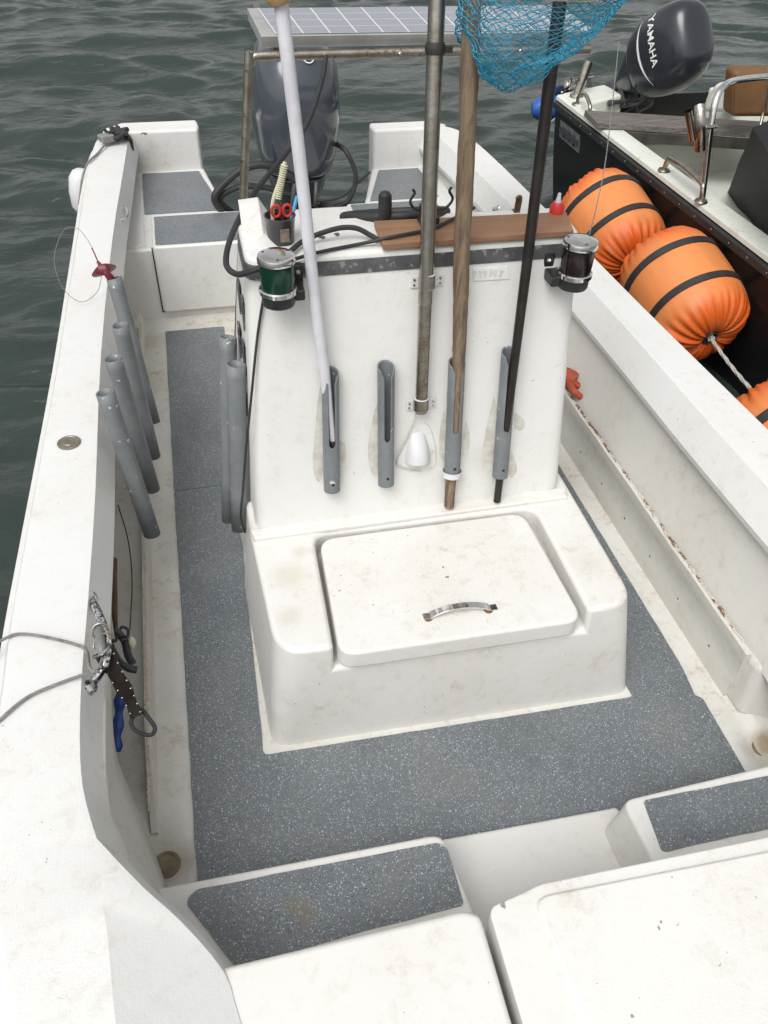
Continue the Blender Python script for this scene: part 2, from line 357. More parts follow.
def prism(bm, top, bot):
    """top and bottom rings of points (same count)"""
    t = [bm.verts.new(p) for p in top]; b = [bm.verts.new(p) for p in bot]
    n = len(t); bm.faces.new(t); bm.faces.new(b[::-1])
    for i in range(n): bm.faces.new((t[i], b[i], b[(i+1)%n], t[(i+1)%n]))
    return bm
def slab(bm, pts, z1, z0):
    return prism(bm, [(p[0],p[1],z1) for p in pts], [(p[0],p[1],z0) for p in pts])
def round_poly(pts, r, seg=5):
    """rounds the corners of a 2-D polygon; r a number or a list"""
    out = []; n = len(pts)
    for i in range(n):
        p = Vector(pts[i][:2]); a = Vector(pts[i-1][:2]); b = Vector(pts[(i+1)%n][:2])
        ri = r[i] if isinstance(r, (list, tuple)) else r
        if ri <= 0: out.append(tuple(p)); continue
        d1 = (a-p); d2 = (b-p); ri = min(ri, d1.length*.45, d2.length*.45)
        s = p+d1.normalized()*ri; e = p+d2.normalized()*ri
        for k in range(seg+1):
            t = k/seg; q = s*(1-t)**2 + p*2*t*(1-t) + e*t*t; out.append((q.x, q.y))
    return out
def smooth_path(pts, n=8):
    P = [Vector(p) for p in pts]
    if len(P) < 3: return P
    P = [P[0]*2-P[1]] + P + [P[-1]*2-P[-2]]; out = []
    for i in range(1, len(P)-2):
        p0,p1,p2,p3 = P[i-1:i+3]
        for k in range(n):
            t = k/n
            out.append(.5*((2*p1)+(-p0+p2)*t+(2*p0-5*p1+4*p2-p3)*t*t+(-p0+3*p1-3*p2+p3)*t**3))
    out.append(P[-2]); return out
def frames(P):
    T = [(P[min(i+1,len(P)-1)]-P[max(i-1,0)]).normalized() for i in range(len(P))]
    u = T[0].orthogonal().normalized(); res = []
    for i, t in enumerate(T):
        u = (u - t*u.dot(t)).normalized(); res.append((t, u, t.cross(u)))
    return res
def tube(bm, pts, r, seg=12, cap=True, radf=None, sm=8, straight=False, open_=False):
    P = [Vector(p) for p in pts] if straight else smooth_path(pts, sm)
    fr = frames(P); rings = []
    for i, (p, (t,u,v)) in enumerate(zip(P, fr)):
        rr = r if not radf else r*radf(i/(len(P)-1))
        rings.append([bm.verts.new(p + (u*math.cos(a)+v*math.sin(a))*rr) for a in (2*math.pi*k/seg for k in range(seg))])
    for a, b in zip(rings, rings[1:]):
        for k in range(seg): bm.faces.new((a[k], a[(k+1)%seg], b[(k+1)%seg], b[k]))
    if cap and not open_:
        bm.faces.new(rings[0][::-1]); bm.faces.new(rings[-1])
    return bm
def twist_rope(bm, pts, r, pitch=.03, strands=3, sm=24):
    P = smooth_path(pts, sm); fr = frames(P); L = [0]
    for a, b in zip(P, P[1:]): L.append(L[-1]+(b-a).length)
    for s in range(strands):
        q = []
        for p, (t,u,v), l in zip(P, fr, L):
            a = 2*math.pi*(l/pitch + s/strands); q.append(p+(u*math.cos(a)+v*math.sin(a))*r*.5)
        tube(bm, q, r*.58, seg=6, straight=True)
    return bm
def lathe(bm, prof, c, axis=(0,0,1), seg=32, capb=True, capt=True):
    ax = Vector(axis).normalized(); u = ax.orthogonal().normalized(); v = ax.cross(u); c = Vector(c); rings = []
    for r, h in prof:
        rings.append([bm.verts.new(c+ax*h+(u*math.cos(a)+v*math.sin(a))*r) for a in (2*math.pi*k/seg for k in range(seg))])
    for a, b in zip(rings, rings[1:]):
        for k in range(seg): bm.faces.new((a[k], a[(k+1)%seg], b[(k+1)%seg], b[k]))
    if capb: bm.faces.new(rings[0][::-1])
    if capt: bm.faces.new(rings[-1])
    return bm
def loft(bm, secs, closed=False, capends=False):
    rs = [[bm.verts.new(p) for p in s] for s in secs]
    for a, b in zip(rs, rs[1:]):
        m_ = len(a); rng = range(m_ if closed else m_-1)
        for k in rng: bm.faces.new((a[k], a[(k+1)%m_], b[(k+1)%m_], b[k]))
    if capends: bm.faces.new(rs[0][::-1]); bm.faces.new(rs[-1])
    return bm
def BM(): return bmesh.new()
def interp(x, xs, ys): return float(np.interp(x, xs, ys))

# ------------------------------------------------------------------ sea
def build_water():
    def axis(a, b, c, d, fine, far):
        xs = list(np.arange(b, c, fine)); s = fine; x = c; out = []
        while x < far: out.append(x); s *= 1.09; x += s
        s = fine; x = b; neg = []
        while x > -far: s *= 1.09; x -= s; neg.append(x)
        return np.array(neg[::-1]+xs+out)
    xs = axis(0, -4.5, 10.5, 0, .045, 600); ys = axis(0, 0.0, 15.0, 0, .038, 600)
    X, Y = np.meshgrid(xs, ys)
    rs = np.random.RandomState(3); Zs = np.zeros_like(X)
    main = math.radians(98)
    Xw = X + .35*np.sin(Y*.9+.4*X) + .2*np.sin(1.7*X-.8*Y); Yw = Y + .30*np.sin(X*.8) + .18*np.sin(2.1*Y+1.3*X)
    for i in range(80):
        lam = .17*(12.0**(rs.rand())) ; k = 2*math.pi/lam; th = main+rs.randn()*.36
        ph = rs.rand()*6.28; amp = .0062*lam**.95*(.6+.8*rs.rand())
        arg = k*(Xw*math.cos(th)+Yw*math.sin(th))+ph
        Zs += amp*(1.1-1.7*np.abs(np.sin(arg/2))**1.2)
    fade = np.clip(1-(np.hypot(X-2, Y-5)-25)/60, 0, 1); Zs = (Zs-Zs.mean())*fade*1.15 - .33
    ny, nx = X.shape
    me = bpy.data.meshes.new('sea')
    co = np.stack([X.ravel(), Y.ravel(), Zs.ravel()], 1)
    i = np.arange(ny*nx).reshape(ny, nx); q = np.stack([i[:-1,:-1], i[:-1,1:], i[1:,1:], i[1:,:-1]], -1).reshape(-1, 4)
    me.vertices.add(len(co)); me.vertices.foreach_set('co', co.ravel())
    me.loops.add(q.size); me.loops.foreach_set('vertex_index', q.ravel())
    me.polygons.add(len(q)); me.polygons.foreach_set('loop_start', np.arange(0, q.size, 4)); me.polygons.foreach_set('loop_total', np.full(len(q), 4))
    me.polygons.foreach_set('use_smooth', np.ones(len(q), bool)); me.update(); me.validate()
    me.materials.append(water_material())
    o = bpy.data.objects.new('water', me); COL.objects.link(o); tag(o, kind='structure')
build_water()

# ------------------------------------------------------------------ the white fishing boat
CENTRE = .53
boat = thing('fishing_boat', 'white open fishing boat with speckled grey floor mats and centre console', 'boat', (CENTRE, 2.0, 0))
SG = [-.45, -.30, -.10, .10, .30, .45, .62, .80, 1.0, 1.3, 1.7, 2.4, 3.3, 4.0, 4.45, 4.60, 4.70]      # stations along the boat
def outx(y):   # half-beam shape of the left outer edge
    return interp(y, [-.45,-.38,-.30,-.10,.10,.30,.45,.57,.75,.95,1.3,2.4,4.0,4.45,4.6,4.70], [.30,.12,.03,-.20,-.34,-.44,-.48,-.510,-.525,-.532,-.534,-.50,-.474,-.450,-.40,-.30])
def innx(y):
    return interp(y, [.72,.80,1.0,1.3,1.7,2.4,3.3,4.5,4.7], [-.313,-.335,-.354,-.347,-.342,-.345,-.322,-.262,-.25])
TOPZ = .55
def gunwale(side):
    secs = []
    def S_(x, y, z): return (x, y, z) if side < 0 else (2*CENTRE-x + (.045 if z > .3 else .0)*(1-max(0,(y-3.6)/1.1)*.6), y-.14*max(0,(y-4.0)/.6), z)
    def outer(y):
        ox = outx(y); t = 0.05
        return [S_(ox+.16, y, -.55), S_(ox+.06, y, -.05), S_(ox+.02, y, .42), S_(ox-.004, y, .445), S_(ox-.008, y, .50), S_(ox+.010, y, .513), S_(ox+interp(y,[.1,.57,.95],[.10,.060,.026]), y, TOPZ)]
    # inner rim at the bow: from the walk-through corner round on to the foredeck
    fore = [(.40,-.45, .545,.50,-.45,.48,.52,-.45,.2)]
    pts = []
    for y in (-.40, -.30, -.10, .10, .30, .42):
        rx = interp(y, [-.45,-.2,.1,.42], [.45,.14,.0,-.096])
        vx = interp(y, [-.45,-.2,.1,.42], [.42,.02,-.17,-.272])
        vx = max(vx, outx(y)+.05)
        rx = max(rx, vx+.03)
        secs.append(outer(y)+[S_(vx, y, TOPZ), S_(rx, y, .4705), S_(rx+.012, y, .40), S_(rx+.02, y, .15)])
    secs.append(outer(.52)+[S_(-.288, .56, TOPZ), S_(-.114, .492, .474), S_(-.110, .505, .45), S_(-.10, .52, .15)])
    secs.append(outer(.62)+[S_(-.303, .645, TOPZ), S_(-.175, .575, .505), S_(-.168, .59, .47), S_(-.15, .60, .15)])
    secs.append(outer(.70)+[S_(-.315, .69, TOPZ), S_(-.235, .640, .525), S_(-.222, .65, .48), S_(-.20, .67, .15)])
    secs.append(outer(.76)+[S_(-.325, .745, TOPZ), S_(-.303, .725, .545), S_(-.285, .735, .48), S_(-.255, .75, .15)])
    secs.append(outer(.775)+[S_(-.331, .765, TOPZ), S_(-.314, .745, .548), S_(-.293, .755, .465), S_(-.264, .765, .15)])
    for y in (.84, .95, 1.1, 1.3, 1.7, 2.4, 3.3, 4.0, 4.45, 4.60, 4.70):
        ix = innx(y)
        dx = 0.0 if side < 0 else -.016
        lipz = .45
        secs.append(outer(y)+[S_(ix-.02, y, TOPZ), S_(ix, y, TOPZ-.002), S_(ix+.030-dx, y, lipz), S_(ix+.026-dx, y, lipz-.02)])
    cols = [smooth_path([Vector(s_[k]) for s_ in secs], 3) for k in range(len(secs[0]))]
    secs = [[c_[i] for c_ in cols] for i in range(len(cols[0]))]
    bm = loft(BM(), secs)
    # stern cap
    bm.verts.ensure_lookup_table()
    last = bm.verts[-len(secs[-1]):]
    bm.faces.new(list(last))
    return link('gunwale', bm, GELTOP, boat, bevel=.010, seg=3, ang=22)
gl = gunwale(-1); gr = gunwale(1)

# hull skin below the sole (closes the boat from below and at the transom)
bm = BM()
ring = [(outx(y)+.08, y) for y in SG] ; ring2 = [(2*CENTRE-(outx(y)+.08)+.03, y) for y in SG[::-1]]
prism(bm, [(x,y,-.10) for x,y in ring+ring2], [(x+(CENTRE-x)*.2,y,-.60) for x,y in ring+ring2])
link('hull_bottom', bm, GEL, boat)

# sole as one moulded sheet with drains and coves
def sole_z(x, y):
    z = 0
    for d, r in ((dl, .055), (dr, .060)):
        q = math.hypot(x-d.x, y-d.y)
        z -= .016*(lambda t_: t_*t_*(3-2*t_))(max(0, min(1, (r+.03-q)/.055)))
    for e, s in ((-.315, -1), (1.365, 1)):
        q = (x-e)*s
        if q > -.03 and q <= 0: z += .02*((q+.03)/.03)**2
        elif q > 0: z += .02+.02*0
    return z
bm = BM()
xs = np.arange(-.475, 1.545, .0125); ys = np.arange(.50, 3.66, .0125)
vg = [[bm.verts.new((x, y, sole_z(x, y))) for x in xs] for y in ys]
for j in range(len(ys)-1):
    for i in range(len(xs)-1): bm.faces.new((vg[j][i], vg[j][i+1], vg[j+1][i+1], vg[j+1][i]))
link('sole', bm, GELSOLE, boat, ang=80)
# drain fittings
for d in (dl, dr):
    bm = lathe(BM(), [(.034,-.018),(.033,-.012),(.027,-.0125),(.025,-.0145),(.008,-.0145)], (d.x, d.y, 0), seg=24)
    link('drain', bm, mat('brown_grime', (.16,.12,.07), .7, var=(.30,.25,.17), vscale=40), boat)

# lining of the sides under the gunwale
for side in (-1, 1):
    secs = []
    for y in np.linspace(.60, 4.62, 30):
        ix = innx(max(y, .8))
        if side < 0: prof = [(ix+.026, .44), (ix-.035, .42), (ix-.065, .25), (ix-.085, .08), (ix-.105, .015)]
        else:
            jx = 2*CENTRE-ix+.045-.046
            prof = [(jx+.004, .44), (jx+.034, .425), (jx+.012, .30), (jx-.030, .205), (jx-.045, .170)]
        secs.append([(x, y, z) for x, z in prof])
    link('side_lining', loft(BM(), secs), GELWALL, boat, ang=50)
# flared panel where the left side turns in to the bow, and its mirror
for side in (-1,):
    up = [at(106,560,z=.46), at(105,640,z=.46), at(104,760,z=.46), at(108,845,z=.46), at(133,882,z=.42), at(170,915,z=.30)]
    lo = [at(110,560,z=.38), at(110,660,z=.36), at(111,722,z=.34), at(118,765,z=.26), at(145,831,z=.10), at(166,890,z=.03)]
    mir = lambda p: p if side < 0 else Vector((2*CENTRE-p.x+.03, p.y, p.z))
    secs = []
    for k in range(5):
        t = k/4; secs.append([mir(a.lerp(b, t)+Vector((-.006*math.sin(t*3.14),0,0))) for a, b in zip(smooth_path(up,5), smooth_path(lo,5))])
    link('bow_panel', loft(BM(), secs), GELWALL, boat, solid=.008, ang=60)

# low boards closing the side troughs
def side_board(y0, y1, x, h, top_rust):
    bm = BM(); N = 60; secs = []
    for k in range(N+1):
        y = y0+(y1-y0)*k/N; w = .004*noise.noise(Vector((y*9, x, 0)))
        z1 = h*min(1, .08+k/(5 if h < .15 else 1.0)) if (k < 6 and h < .15) else h
        z1 = max(z1, .01)
        secs.append([(x-.009, y, .0), (x-.009, y, z1*.33), (x-.007, y, z1*.35), (x-.007, y, z1*.80), (x-.009, y, z1*.83), (x-.008, y, z1+w), (x+.008, y, z1+w), (x+.009, y, .0)])
    loft(bm, secs, capends=True)
    return bm
bm = BM(); prism(bm, [(1.358,1.03,.185),(1.46,.99,.185),(1.44,3.62,.185),(1.352,3.62,.185)], [(1.340,1.0,.0),(1.47,.93,.0),(1.45,3.62,.0),(1.340,3.62,.0)])
link('side_ledge', bm, GELWALL, boat, bevel=.022, seg=4)
MBOARD = gelcoat('board_gelcoat', base=(.62,.605,.555), dirt=(.46,.43,.35), dirtamt=.7, rough=.45)
RUSTY = gelcoat('flaking_sealant', base=(.60,.54,.46), dirt=(.42,.28,.18), dirtamt=1.0, rust=1.0, rough=.7)
bd = link('trough_board', side_board(1.07, 3.6, 1.346, .20, 1), MBOARD, boat, ang=30)
bm = BM()
for k in range(145):           # ragged sealant bead on the board's top edge
    y = 1.12+k*.0165+rnd.uniform(-.004,.004); s = rnd.uniform(.0025,.006)
    box(bm, (1.352+rnd.uniform(-.002,.002), y, .201+rnd.uniform(-.002,.002)), (s*1.4, .018, s), Matrix.Rotation(rnd.uniform(-.4,.4),3,'Z'))
link('sealant_bead', bm, mat('rusty_bead', (.20,.11,.065), .85, var=(.58,.53,.46), vscale=26, vamt=.06, bump=.4), bd, smooth=False)
for y in np.arange(1.2, 3.5, .19):
    lathe(b_:=BM(), [(.006,0),(.006,.002),(.003,.004)], (1.342, y, .075), (-1,0,.0), seg=12)
    link('screw_head', b_, STEEL, bd)
bl = link('trough_board', side_board(1.0, 3.5, -.292, .085, 1), MBOARD, boat, ang=30)
bm = BM()
for k in range(150):
    y = 1.03+k*.0163; s = rnd.uniform(.002,.005)
    box(bm, (-.292, y, .086), (s*1.4, .02, s), Matrix.Rotation(rnd.uniform(-.4,.4),3,'Z'))
link('sealant_bead', bm, RUSTY, bl, smooth=False)

# speckled mats
def floor_mat(name, pts, z, r=.012, th=.003, parent=boat):
    pts = round_poly(pts, r, 4)
    # slightly wavering cut edge
    out = []
    n = len(pts)
    for i in range(n):
        a = Vector(pts[i]); b = Vector(pts[(i+1)%n]); m_ = max(1, int((b-a).length/.03))
        for k in range(m_):
            p = a.lerp(b, k/m_); w = noise.noise(Vector((p.x*14, p.y*14, z)))*.0022
            out.append((p.x+w, p.y+w))
    bm = BM(); slab(bm, out, z+th, z-.001)
    return link(name, bm, MATV, parent, smooth=False)
floor_mat('floor_mat', [(-.195,2.306),(.035,2.306),(.085,3.47),(-.19,3.47)], .001)
floor_mat('floor_mat', [(-.197,.835),(1.262,.790),(1.272,1.075),(1.255,1.090),(1.268,1.2),(1.275,3.47),(1.05,3.47),(1.045,1.7),(1.072,1.123),(.010,1.160),(-.002,1.17),(.012,1.7),(.035,2.302),(-.195,2.302)], .0015)

# moulded seat box in front of the console
CHIPG = mat('chip_grey', (.25,.24,.22), .8)
def seat_box():
    bm = BM()
    H, L_ = .360, .285
    bl_, fl, fr, br = at(250,526,z=H), at(277,655,z=H), at(637,603,z=H), at(568,486,z=H)
    Bb = [at(246,540,z=0), at(272,748,z=.0), at(628,697,z=.0), at(604,590,z=0)]
    # plan outline, rounded front corners
    o_top = [(bl_.x, 1.80), (bl_.x-.002, 1.66), (fl.x, fl.y), (fr.x, fr.y), (br.x, 1.66), (br.x, 1.80)]
    o_bot = [(.010, 1.80), (.012, 1.66), (.024, 1.180), (1.074, 1.141), (1.064, 1.66), (1.062, 1.80)]
    rr = [0,0,.085,.085,0,0]; rb = [0,0,.05,.05,0,0]
    T = round_poly(o_top, rr, 6); B = round_poly(o_bot, rb, 6)
    # channel for the lid, open to the front
    a0 = at(345,664,z=H); b0 = at(594,628,z=H)
    ab = at(318,536,z=H); bb = at(533,512,z=H)
    n = len(T)
    # front edge index: between arc end of corner fl and arc start of fr
    iA = 2+6; iB = iA+1
    fy = lambda x: T[iA][1]+(T[iB][1]-T[iA][1])*(x-T[iA][0])/(T[iB][0]-T[iA][0])
    A = (a0.x-.018, fy(a0.x-.018)); Bp = (b0.x+.012, fy(b0.x+.012))
    Ai = (ab.x-.012, 1.615); Bi = (bb.x+.012, 1.60)
    chan = [A] + round_poly([A, Ai, Bi, Bp], [0,.05,.05,0], 6)[1:-1] + [Bp]
    vT = [bm.verts.new((x,y,H)) for x,y in T]
    vB = [bm.verts.new((x,y,0)) for x,y in B]
    vC = [bm.verts.new((x,y,H)) for x,y in chan]
    vD = [bm.verts.new((x+(.004 if 0 else 0), y, L_)) for x,y in chan]
    # lip of channel floor a bit further out
    vD[0].co.y -= .012; vD[-1].co.y -= .012
    bm.faces.new(vT[:iA+1] + vC + vT[iB:])
    bm.faces.new(vD)
    for k in range(len(chan)-1): bm.faces.new((vC[k], vC[k+1], vD[k+1], vD[k]))
    for i in range(n):
        j = (i+1)%n
        if i == iA: bm.faces.new((vT[iA], vB[iA], vB[iB], vT[iB], vC[-1], vD[-1], vD[0], vC[0]))
        elif i == n-1: bm.faces.new((vT[i], vB[i], vB[j], vT[j]))
        else: bm.faces.new((vT[i], vB[i], vB[j], vT[j]))
    o = link('seat_box', bm, GELBOX, boat, bevel=.014, seg=4, ang=28)
    # lid
    c = [at(319,539,z=.352), at(523,512,z=.352), at(584,620,z=.352), at(340,656,z=.352)]
    bm = BM(); P = round_poly([(p.x,p.y) for p in c], .05, 7)
    cx = sum(p[0] for p in P)/len(P); cy = sum(p[1] for p in P)/len(P)
    P2 = [(cx+(x-cx)*1.012, cy+(y-cy)*1.012) for x,y in P]
    prism(bm, [(x,y,.354) for x,y in P], [(x,y,.292) for x,y in P2])
    lid = link('locker_lid', bm, GELBOX, boat, bevel=.010, seg=3, ang=40)
    # handle: arched steel strap with feet
    h1, h2 = at(430,616,z=.356), at(490,608,z=.356)
    mid = (h1+h2)/2
    bm = BM(); N = 14; secs = []; dirv = (h2-h1).normalized(); side = Vector((-dirv.y, dirv.x, 0))
    for k in range(N+1):
        t = k/N; p = h1.lerp(h2, t); zz = .024*math.sin(math.pi*t)**.7; w = .0095+.002*abs(2*t-1)**3
        secs.append([p+side*w+V(0,0,zz-.002), p+side*w+V(0,0,zz+.003), p-side*w+V(0,0,zz+.003), p-side*w+V(0,0,zz-.002)])
    loft(bm, secs, closed=True, capends=True)
    for h, s in ((h1,-1),(h2,1)): box(bm, h+dirv*s*.006+V(0,0,.0), (.026,.020,.004), Matrix.Rotation(math.atan2(dirv.y,dirv.x),3,'Z'))
    link('lid_handle', bm, CHROME, lid, bevel=.001, seg=2)
    RUSTM = mat('rust', (.12,.055,.025), .8, var=(.25,.14,.06), vscale=80)
    bm = BM()
    for h in (h1, h2): bm = lathe(BM(), [(.013,0),(.012,.0012)], h+V(-.006,-.004,-.0015), seg=9); link('rust_stain', bm, RUSTM, lid, smooth=False)
    # chips in the lid
    for (px,py,r) in ((443,567,.004),(447,577,.006)):
        p = at(px,py,z=.3552); bm = BM()
        vs = [bm.verts.new(p+V(math.cos(a)*r*rnd.uniform(.5,1.2), math.sin(a)*r*rnd.uniform(.5,1.1), 0)) for a in np.linspace(0,6.28,9)[:-1]]
        bm.faces.new(vs); link('chip', bm, CHIPG, lid, smooth=False)
seat_box()

# ------------------------------------------------------------------ console
P0 = np.array([0, 1.66, .385]); P1 = np.array([0, 1.80, 1.09])
_dv = (P1-P0)/np.linalg.norm(P1-P0); NF = np.array([0, -_dv[2], _dv[1]])     # outward normal of the console front
def onf(px, py, off=0.0): return at(px, py, pl=(P0+NF*off, NF))
def FP(x, z, off=0.0):
    t = (z-P0[2])/(P1[2]-P0[2]); return Vector((x, P0[1]+t*(P1[1]-P0[1]), z)) + Vector(NF)*off
TZ = 1.108
def console():
    bm = BM()
    top = [(.114,2.02),(.112,1.802),(.972,1.802),(.99,1.99)]
    bot = [(.008,2.25),(.040,1.584),(1.005,1.584),(1.03,2.25)]
    def ring(z):
        t = z/TZ; pts = [((1-t)*b[0]+t*a[0], (1-t)*b[1]+t*a[1]) for a, b in zip(top, bot)]
        return [(x,y,z) for x,y in round_poly(pts, [.02,.045,.045,.02], 5)]
    prism(bm, ring(TZ), ring(0.0))
    c = link('console', bm, gelcoat('console_gelcoat', base=(.70,.695,.67), dirt=(.56,.53,.46), dirtamt=.35, spots=[(.3,1.70,.55,.05,.3,(.45,.42,.36)),(.75,1.70,.5,.06,.3,(.45,.42,.36))]), boat, bevel=.012, seg=3, ang=40)
    # flange where it stands on the seat box
    bm = BM()
    fl = [(.046,1.66),(.052,1.618),(1.0,1.612),(1.012,1.66)]
    slab(bm, fl, .372, .352); link('console_flange', bm, GELBOX, c, bevel=.006, seg=2)
    # black band under the top edge
    bm = BM()
    def bring(z, e):
        t = z/TZ; pts = [((1-t)*b[0]+t*a[0], (1-t)*b[1]+t*a[1]) for a, b in zip(top, bot)]
        pts = [(pts[0][0]-e, pts[0][1]-.02),(pts[1][0]-e, pts[1][1]-e),(pts[2][0]+e, pts[2][1]-e),(pts[3][0]+e, pts[3][1]-.02)]
        return [(x,y,z) for x,y in round_poly(pts, [.02,.045,.045,.02], 6)]
    prism(bm, bring(1.092,.003), bring(1.058,.003)); link('trim_band', bm, BAND, c, bevel=.001, seg=1)
    # raised cheek on the left and the low back lip of the dash
    bm = BM()
    for secx in (0,):
        prof = [(2.02,.058),(1.985,.058),(1.94,.044),(1.89,.020),(1.85,.0)]
        secs = [[(.122-.010*((2.02-y)/.25)+.004, y, TZ-.004), (.120-.008*((2.02-y)/.25), y, TZ+h), (.120+.050-.008*((2.02-y)/.25), y, TZ+h+.004), (.120+.090-.010*((2.02-y)/.25), y, TZ-.004)] for y, h in prof]
    loft(bm, secs, closed=True, capends=True); link('dash_cheek', bm, GEL, c, bevel=.01, seg=3, sub=0)
    # decals and switch slots down the left side
    for z, h in ((.93,.08),(.80,.09),(.66,.07)):
        for yy in (1.88, 1.97):
            t = z/TZ; x = ((1-t)*.041+t*.14)-(.0)+.0; 
            yb = (yy-1.8)/.25; x = (1-t)*(.040-.031*yb)+t*(.112+.002*yb) - .001
            bm = BM(); box(bm, (x, yy, z), (.006,.05,h), Matrix.Rotation(-.07,3,'Z')); link('side_vent', bm, BAND, c, bevel=.001, seg=1)
    # old stained screw holes on top
    for px, py in ((322,237),(337,234)):
        p = at(px,py,z=TZ+.001); bm = BM()
        vs = [bm.verts.new(p+V(math.cos(a)*.008*rnd.uniform(.6,1.3), math.sin(a)*.012*rnd.uniform(.5,1.2), 0)) for a in np.linspace(0,6.28,10)[:-1]]
        bm.faces.new(vs); link('old_hole', bm, mat('hole_brown', (.10,.085,.07), .8), c, smooth=False)
    # faint raised plate
    q = [onf(472,268), onf(508,266), onf(509,279), onf(473,281)]
    bm = BM(); n_ = Vector(NF); prism(bm, [p+n_*.004 for p in q], [p-n_*.002 for p in q]); pl = link('raised_plate', bm, GEL, c, bevel=.0015, seg=2)
    bm = BM(); u = (q[1]-q[0]).normalized(); v_ = (q[3]-q[0]).normalized()
    for k in range(6):
        b0 = q[0]+u*(.006+k*.0135)+v_*.006+n_*.0055
        box(bm, b0+v_*.008, (.006,.003,.018)); 
        if k%2: box(bm, b0+v_*.004+u*.004, (.008,.003,.003))
    link('plate_relief', bm, GEL, pl, bevel=.0006, seg=1)
    # dirt bead of sealant round each rod holder
    for pts in ([(322,378),(318,400),(314,440),(313,468),(318,482),(324,470),(326,430),(326,395)],
                [(340,440),(346,448),(344,470),(338,480),(336,455)],
                [(378,400),(371,425),(368,452),(372,474),(380,472),(381,440)],
                [(444,410),(440,430),(440,455),(446,462),(449,440)], [(466,420),(470,440),(465,460),(461,450)],
                [(494,396),(486,430),(482,460),(486,472),(496,465),(500,425)], [(514,412),(524,420),(523,430),(515,428)], [(512,452),(517,470),(511,478),(508,466)]):
        bm = BM(); a = [onf(x,y,.0012) for x,y in pts]; a = smooth_path(a+[a[0]], 3)[:-1]
        vs = [bm.verts.new(p+Vector((rnd.uniform(-.001,.001),0,rnd.uniform(-.001,.001)))) for p in a]; bm.faces.new(vs)
        link('sealant_smear', bm, GLUE, c, smooth=False)
    return c
cons = console()

# grey slotted pipe holders
def slotted_holder(top, bot, r, slot=True, face=Vector(NF), parent=boat, tint=PVC):
    ax = (top-bot); L_ = ax.length; ax.normalize(); f = (face-ax*face.dot(ax)).normalized(); s = ax.cross(f)
    bm = BM(); NT, NA = 88, 40; g = {}
    half = .42
    for i in range(NT+1):
        t = i/NT
        for k in range(NA+1):
            # angle measured from the slot; the slot narrows to a round end
            if slot and t > .40:
                e = math.sqrt(max(0, 1-(1-min(1,(t-.395)/.045))**2))
                flare = max(0, (t-.93)/.07)*.45
                w = half*e+flare
            else: w = 0
            a = w + (2*math.pi-2*w)*k/NA
            d = f*math.cos(a)+s*math.sin(a)
            h = t*L_
            if t > .9: h += (t-.9)/.1*(-math.cos(a))*r*.5 - (t-.9)/.1*r*.1
            g[i,k] = bm.verts.new(bot+ax*h+d*r)
    for i in range(NT):
        for k in range(NA): bm.faces.new((g[i,k], g[i,k+1], g[i+1,k+1], g[i+1,k]))
    bmesh.ops.remove_doubles(bm, verts=bm.verts[:], dist=.00005)
    o = link('rod_holder', bm, tint, parent, solid=.0035, ang=50)
    # screw holes
    for q in (.08,):
        p = bot+ax*L_*q+f*(r+.0012); b2 = lathe(BM(), [(.005,0),(.004,.001)], p, tuple(f), seg=12); link('screw_head', b2, BLACK, o)
    return o
def plain_holder(top, bot, r, scarf=Vector((1,0,0))):
    bm = BM(); ax = (top-bot); L_ = ax.length; ax.normalize(); f = (scarf-ax*scarf.dot(ax)).normalized(); s = ax.cross(f); N = 28; rings = []
    for i, t in enumerate((0,.25,.5,.75,.93,1)):
        ring = []
        for k in range(N):
            a = 2*math.pi*k/N; e = 0
            if t == 1: e = math.cos(a)*r*.08
            if t == 0: e = -math.cos(a)*r*.1
            ring.append(bm.verts.new(bot+ax*(t*L_+e)+(f*math.cos(a)+s*math.sin(a))*r))
        rings.append(ring)
    for a, b in zip(rings, rings[1:]):
        for k in range(N): bm.faces.new((a[k], a[(k+1)%N], b[(k+1)%N], b[k]))
    o = link('rod_holder', bm, PVC, boat, solid=.004, ang=50)
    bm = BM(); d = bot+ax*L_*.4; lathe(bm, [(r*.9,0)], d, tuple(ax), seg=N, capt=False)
    link('holder_shade', bm, PVCSHADE, o)  # dark disc across the bore, painting the shade down the hollow pipe
    # beads of old glue along the wall side
    bm = BM()
    for k in range(22):
        t = rnd.uniform(.05,.7); a = rnd.uniform(-.5,.9); p = bot+ax*L_*t+(f*math.cos(a+1.9)+s*math.sin(a+1.9))*(r+.001)
        box(bm, p, (.008,.003,rnd.uniform(.004,.02)), Matrix.Rotation(rnd.uniform(0,3),3,'Y'))
    return o
RH = .0245
HC = []
for (tx,ty,bx,by) in ((330,372,332,490),(386,366,386,484),(457,362,452,474),(510,352,500,476)):
    tp, bt = onf(tx,ty,.026), onf(bx,by,.026)
    HC.append((tp, bt)); slotted_holder(tp, bt, RH*.86)
SL = [((114,278),(153,422)),((120,325),(153,456)),((113,358),(152,489)),((105,392),(152,534))]
for (a, b) in SL:
    plain_holder(at(*a, z=.71), at(*b, z=.22), .0235)
plain_holder(at(228,337,z=.80), at(230,520,z=.24), .0225, Vector((-1,0,0)))
plain_holder(at(236,364,z=.80), at(240,528,z=.26), .0235, Vector((-1,0,0)))

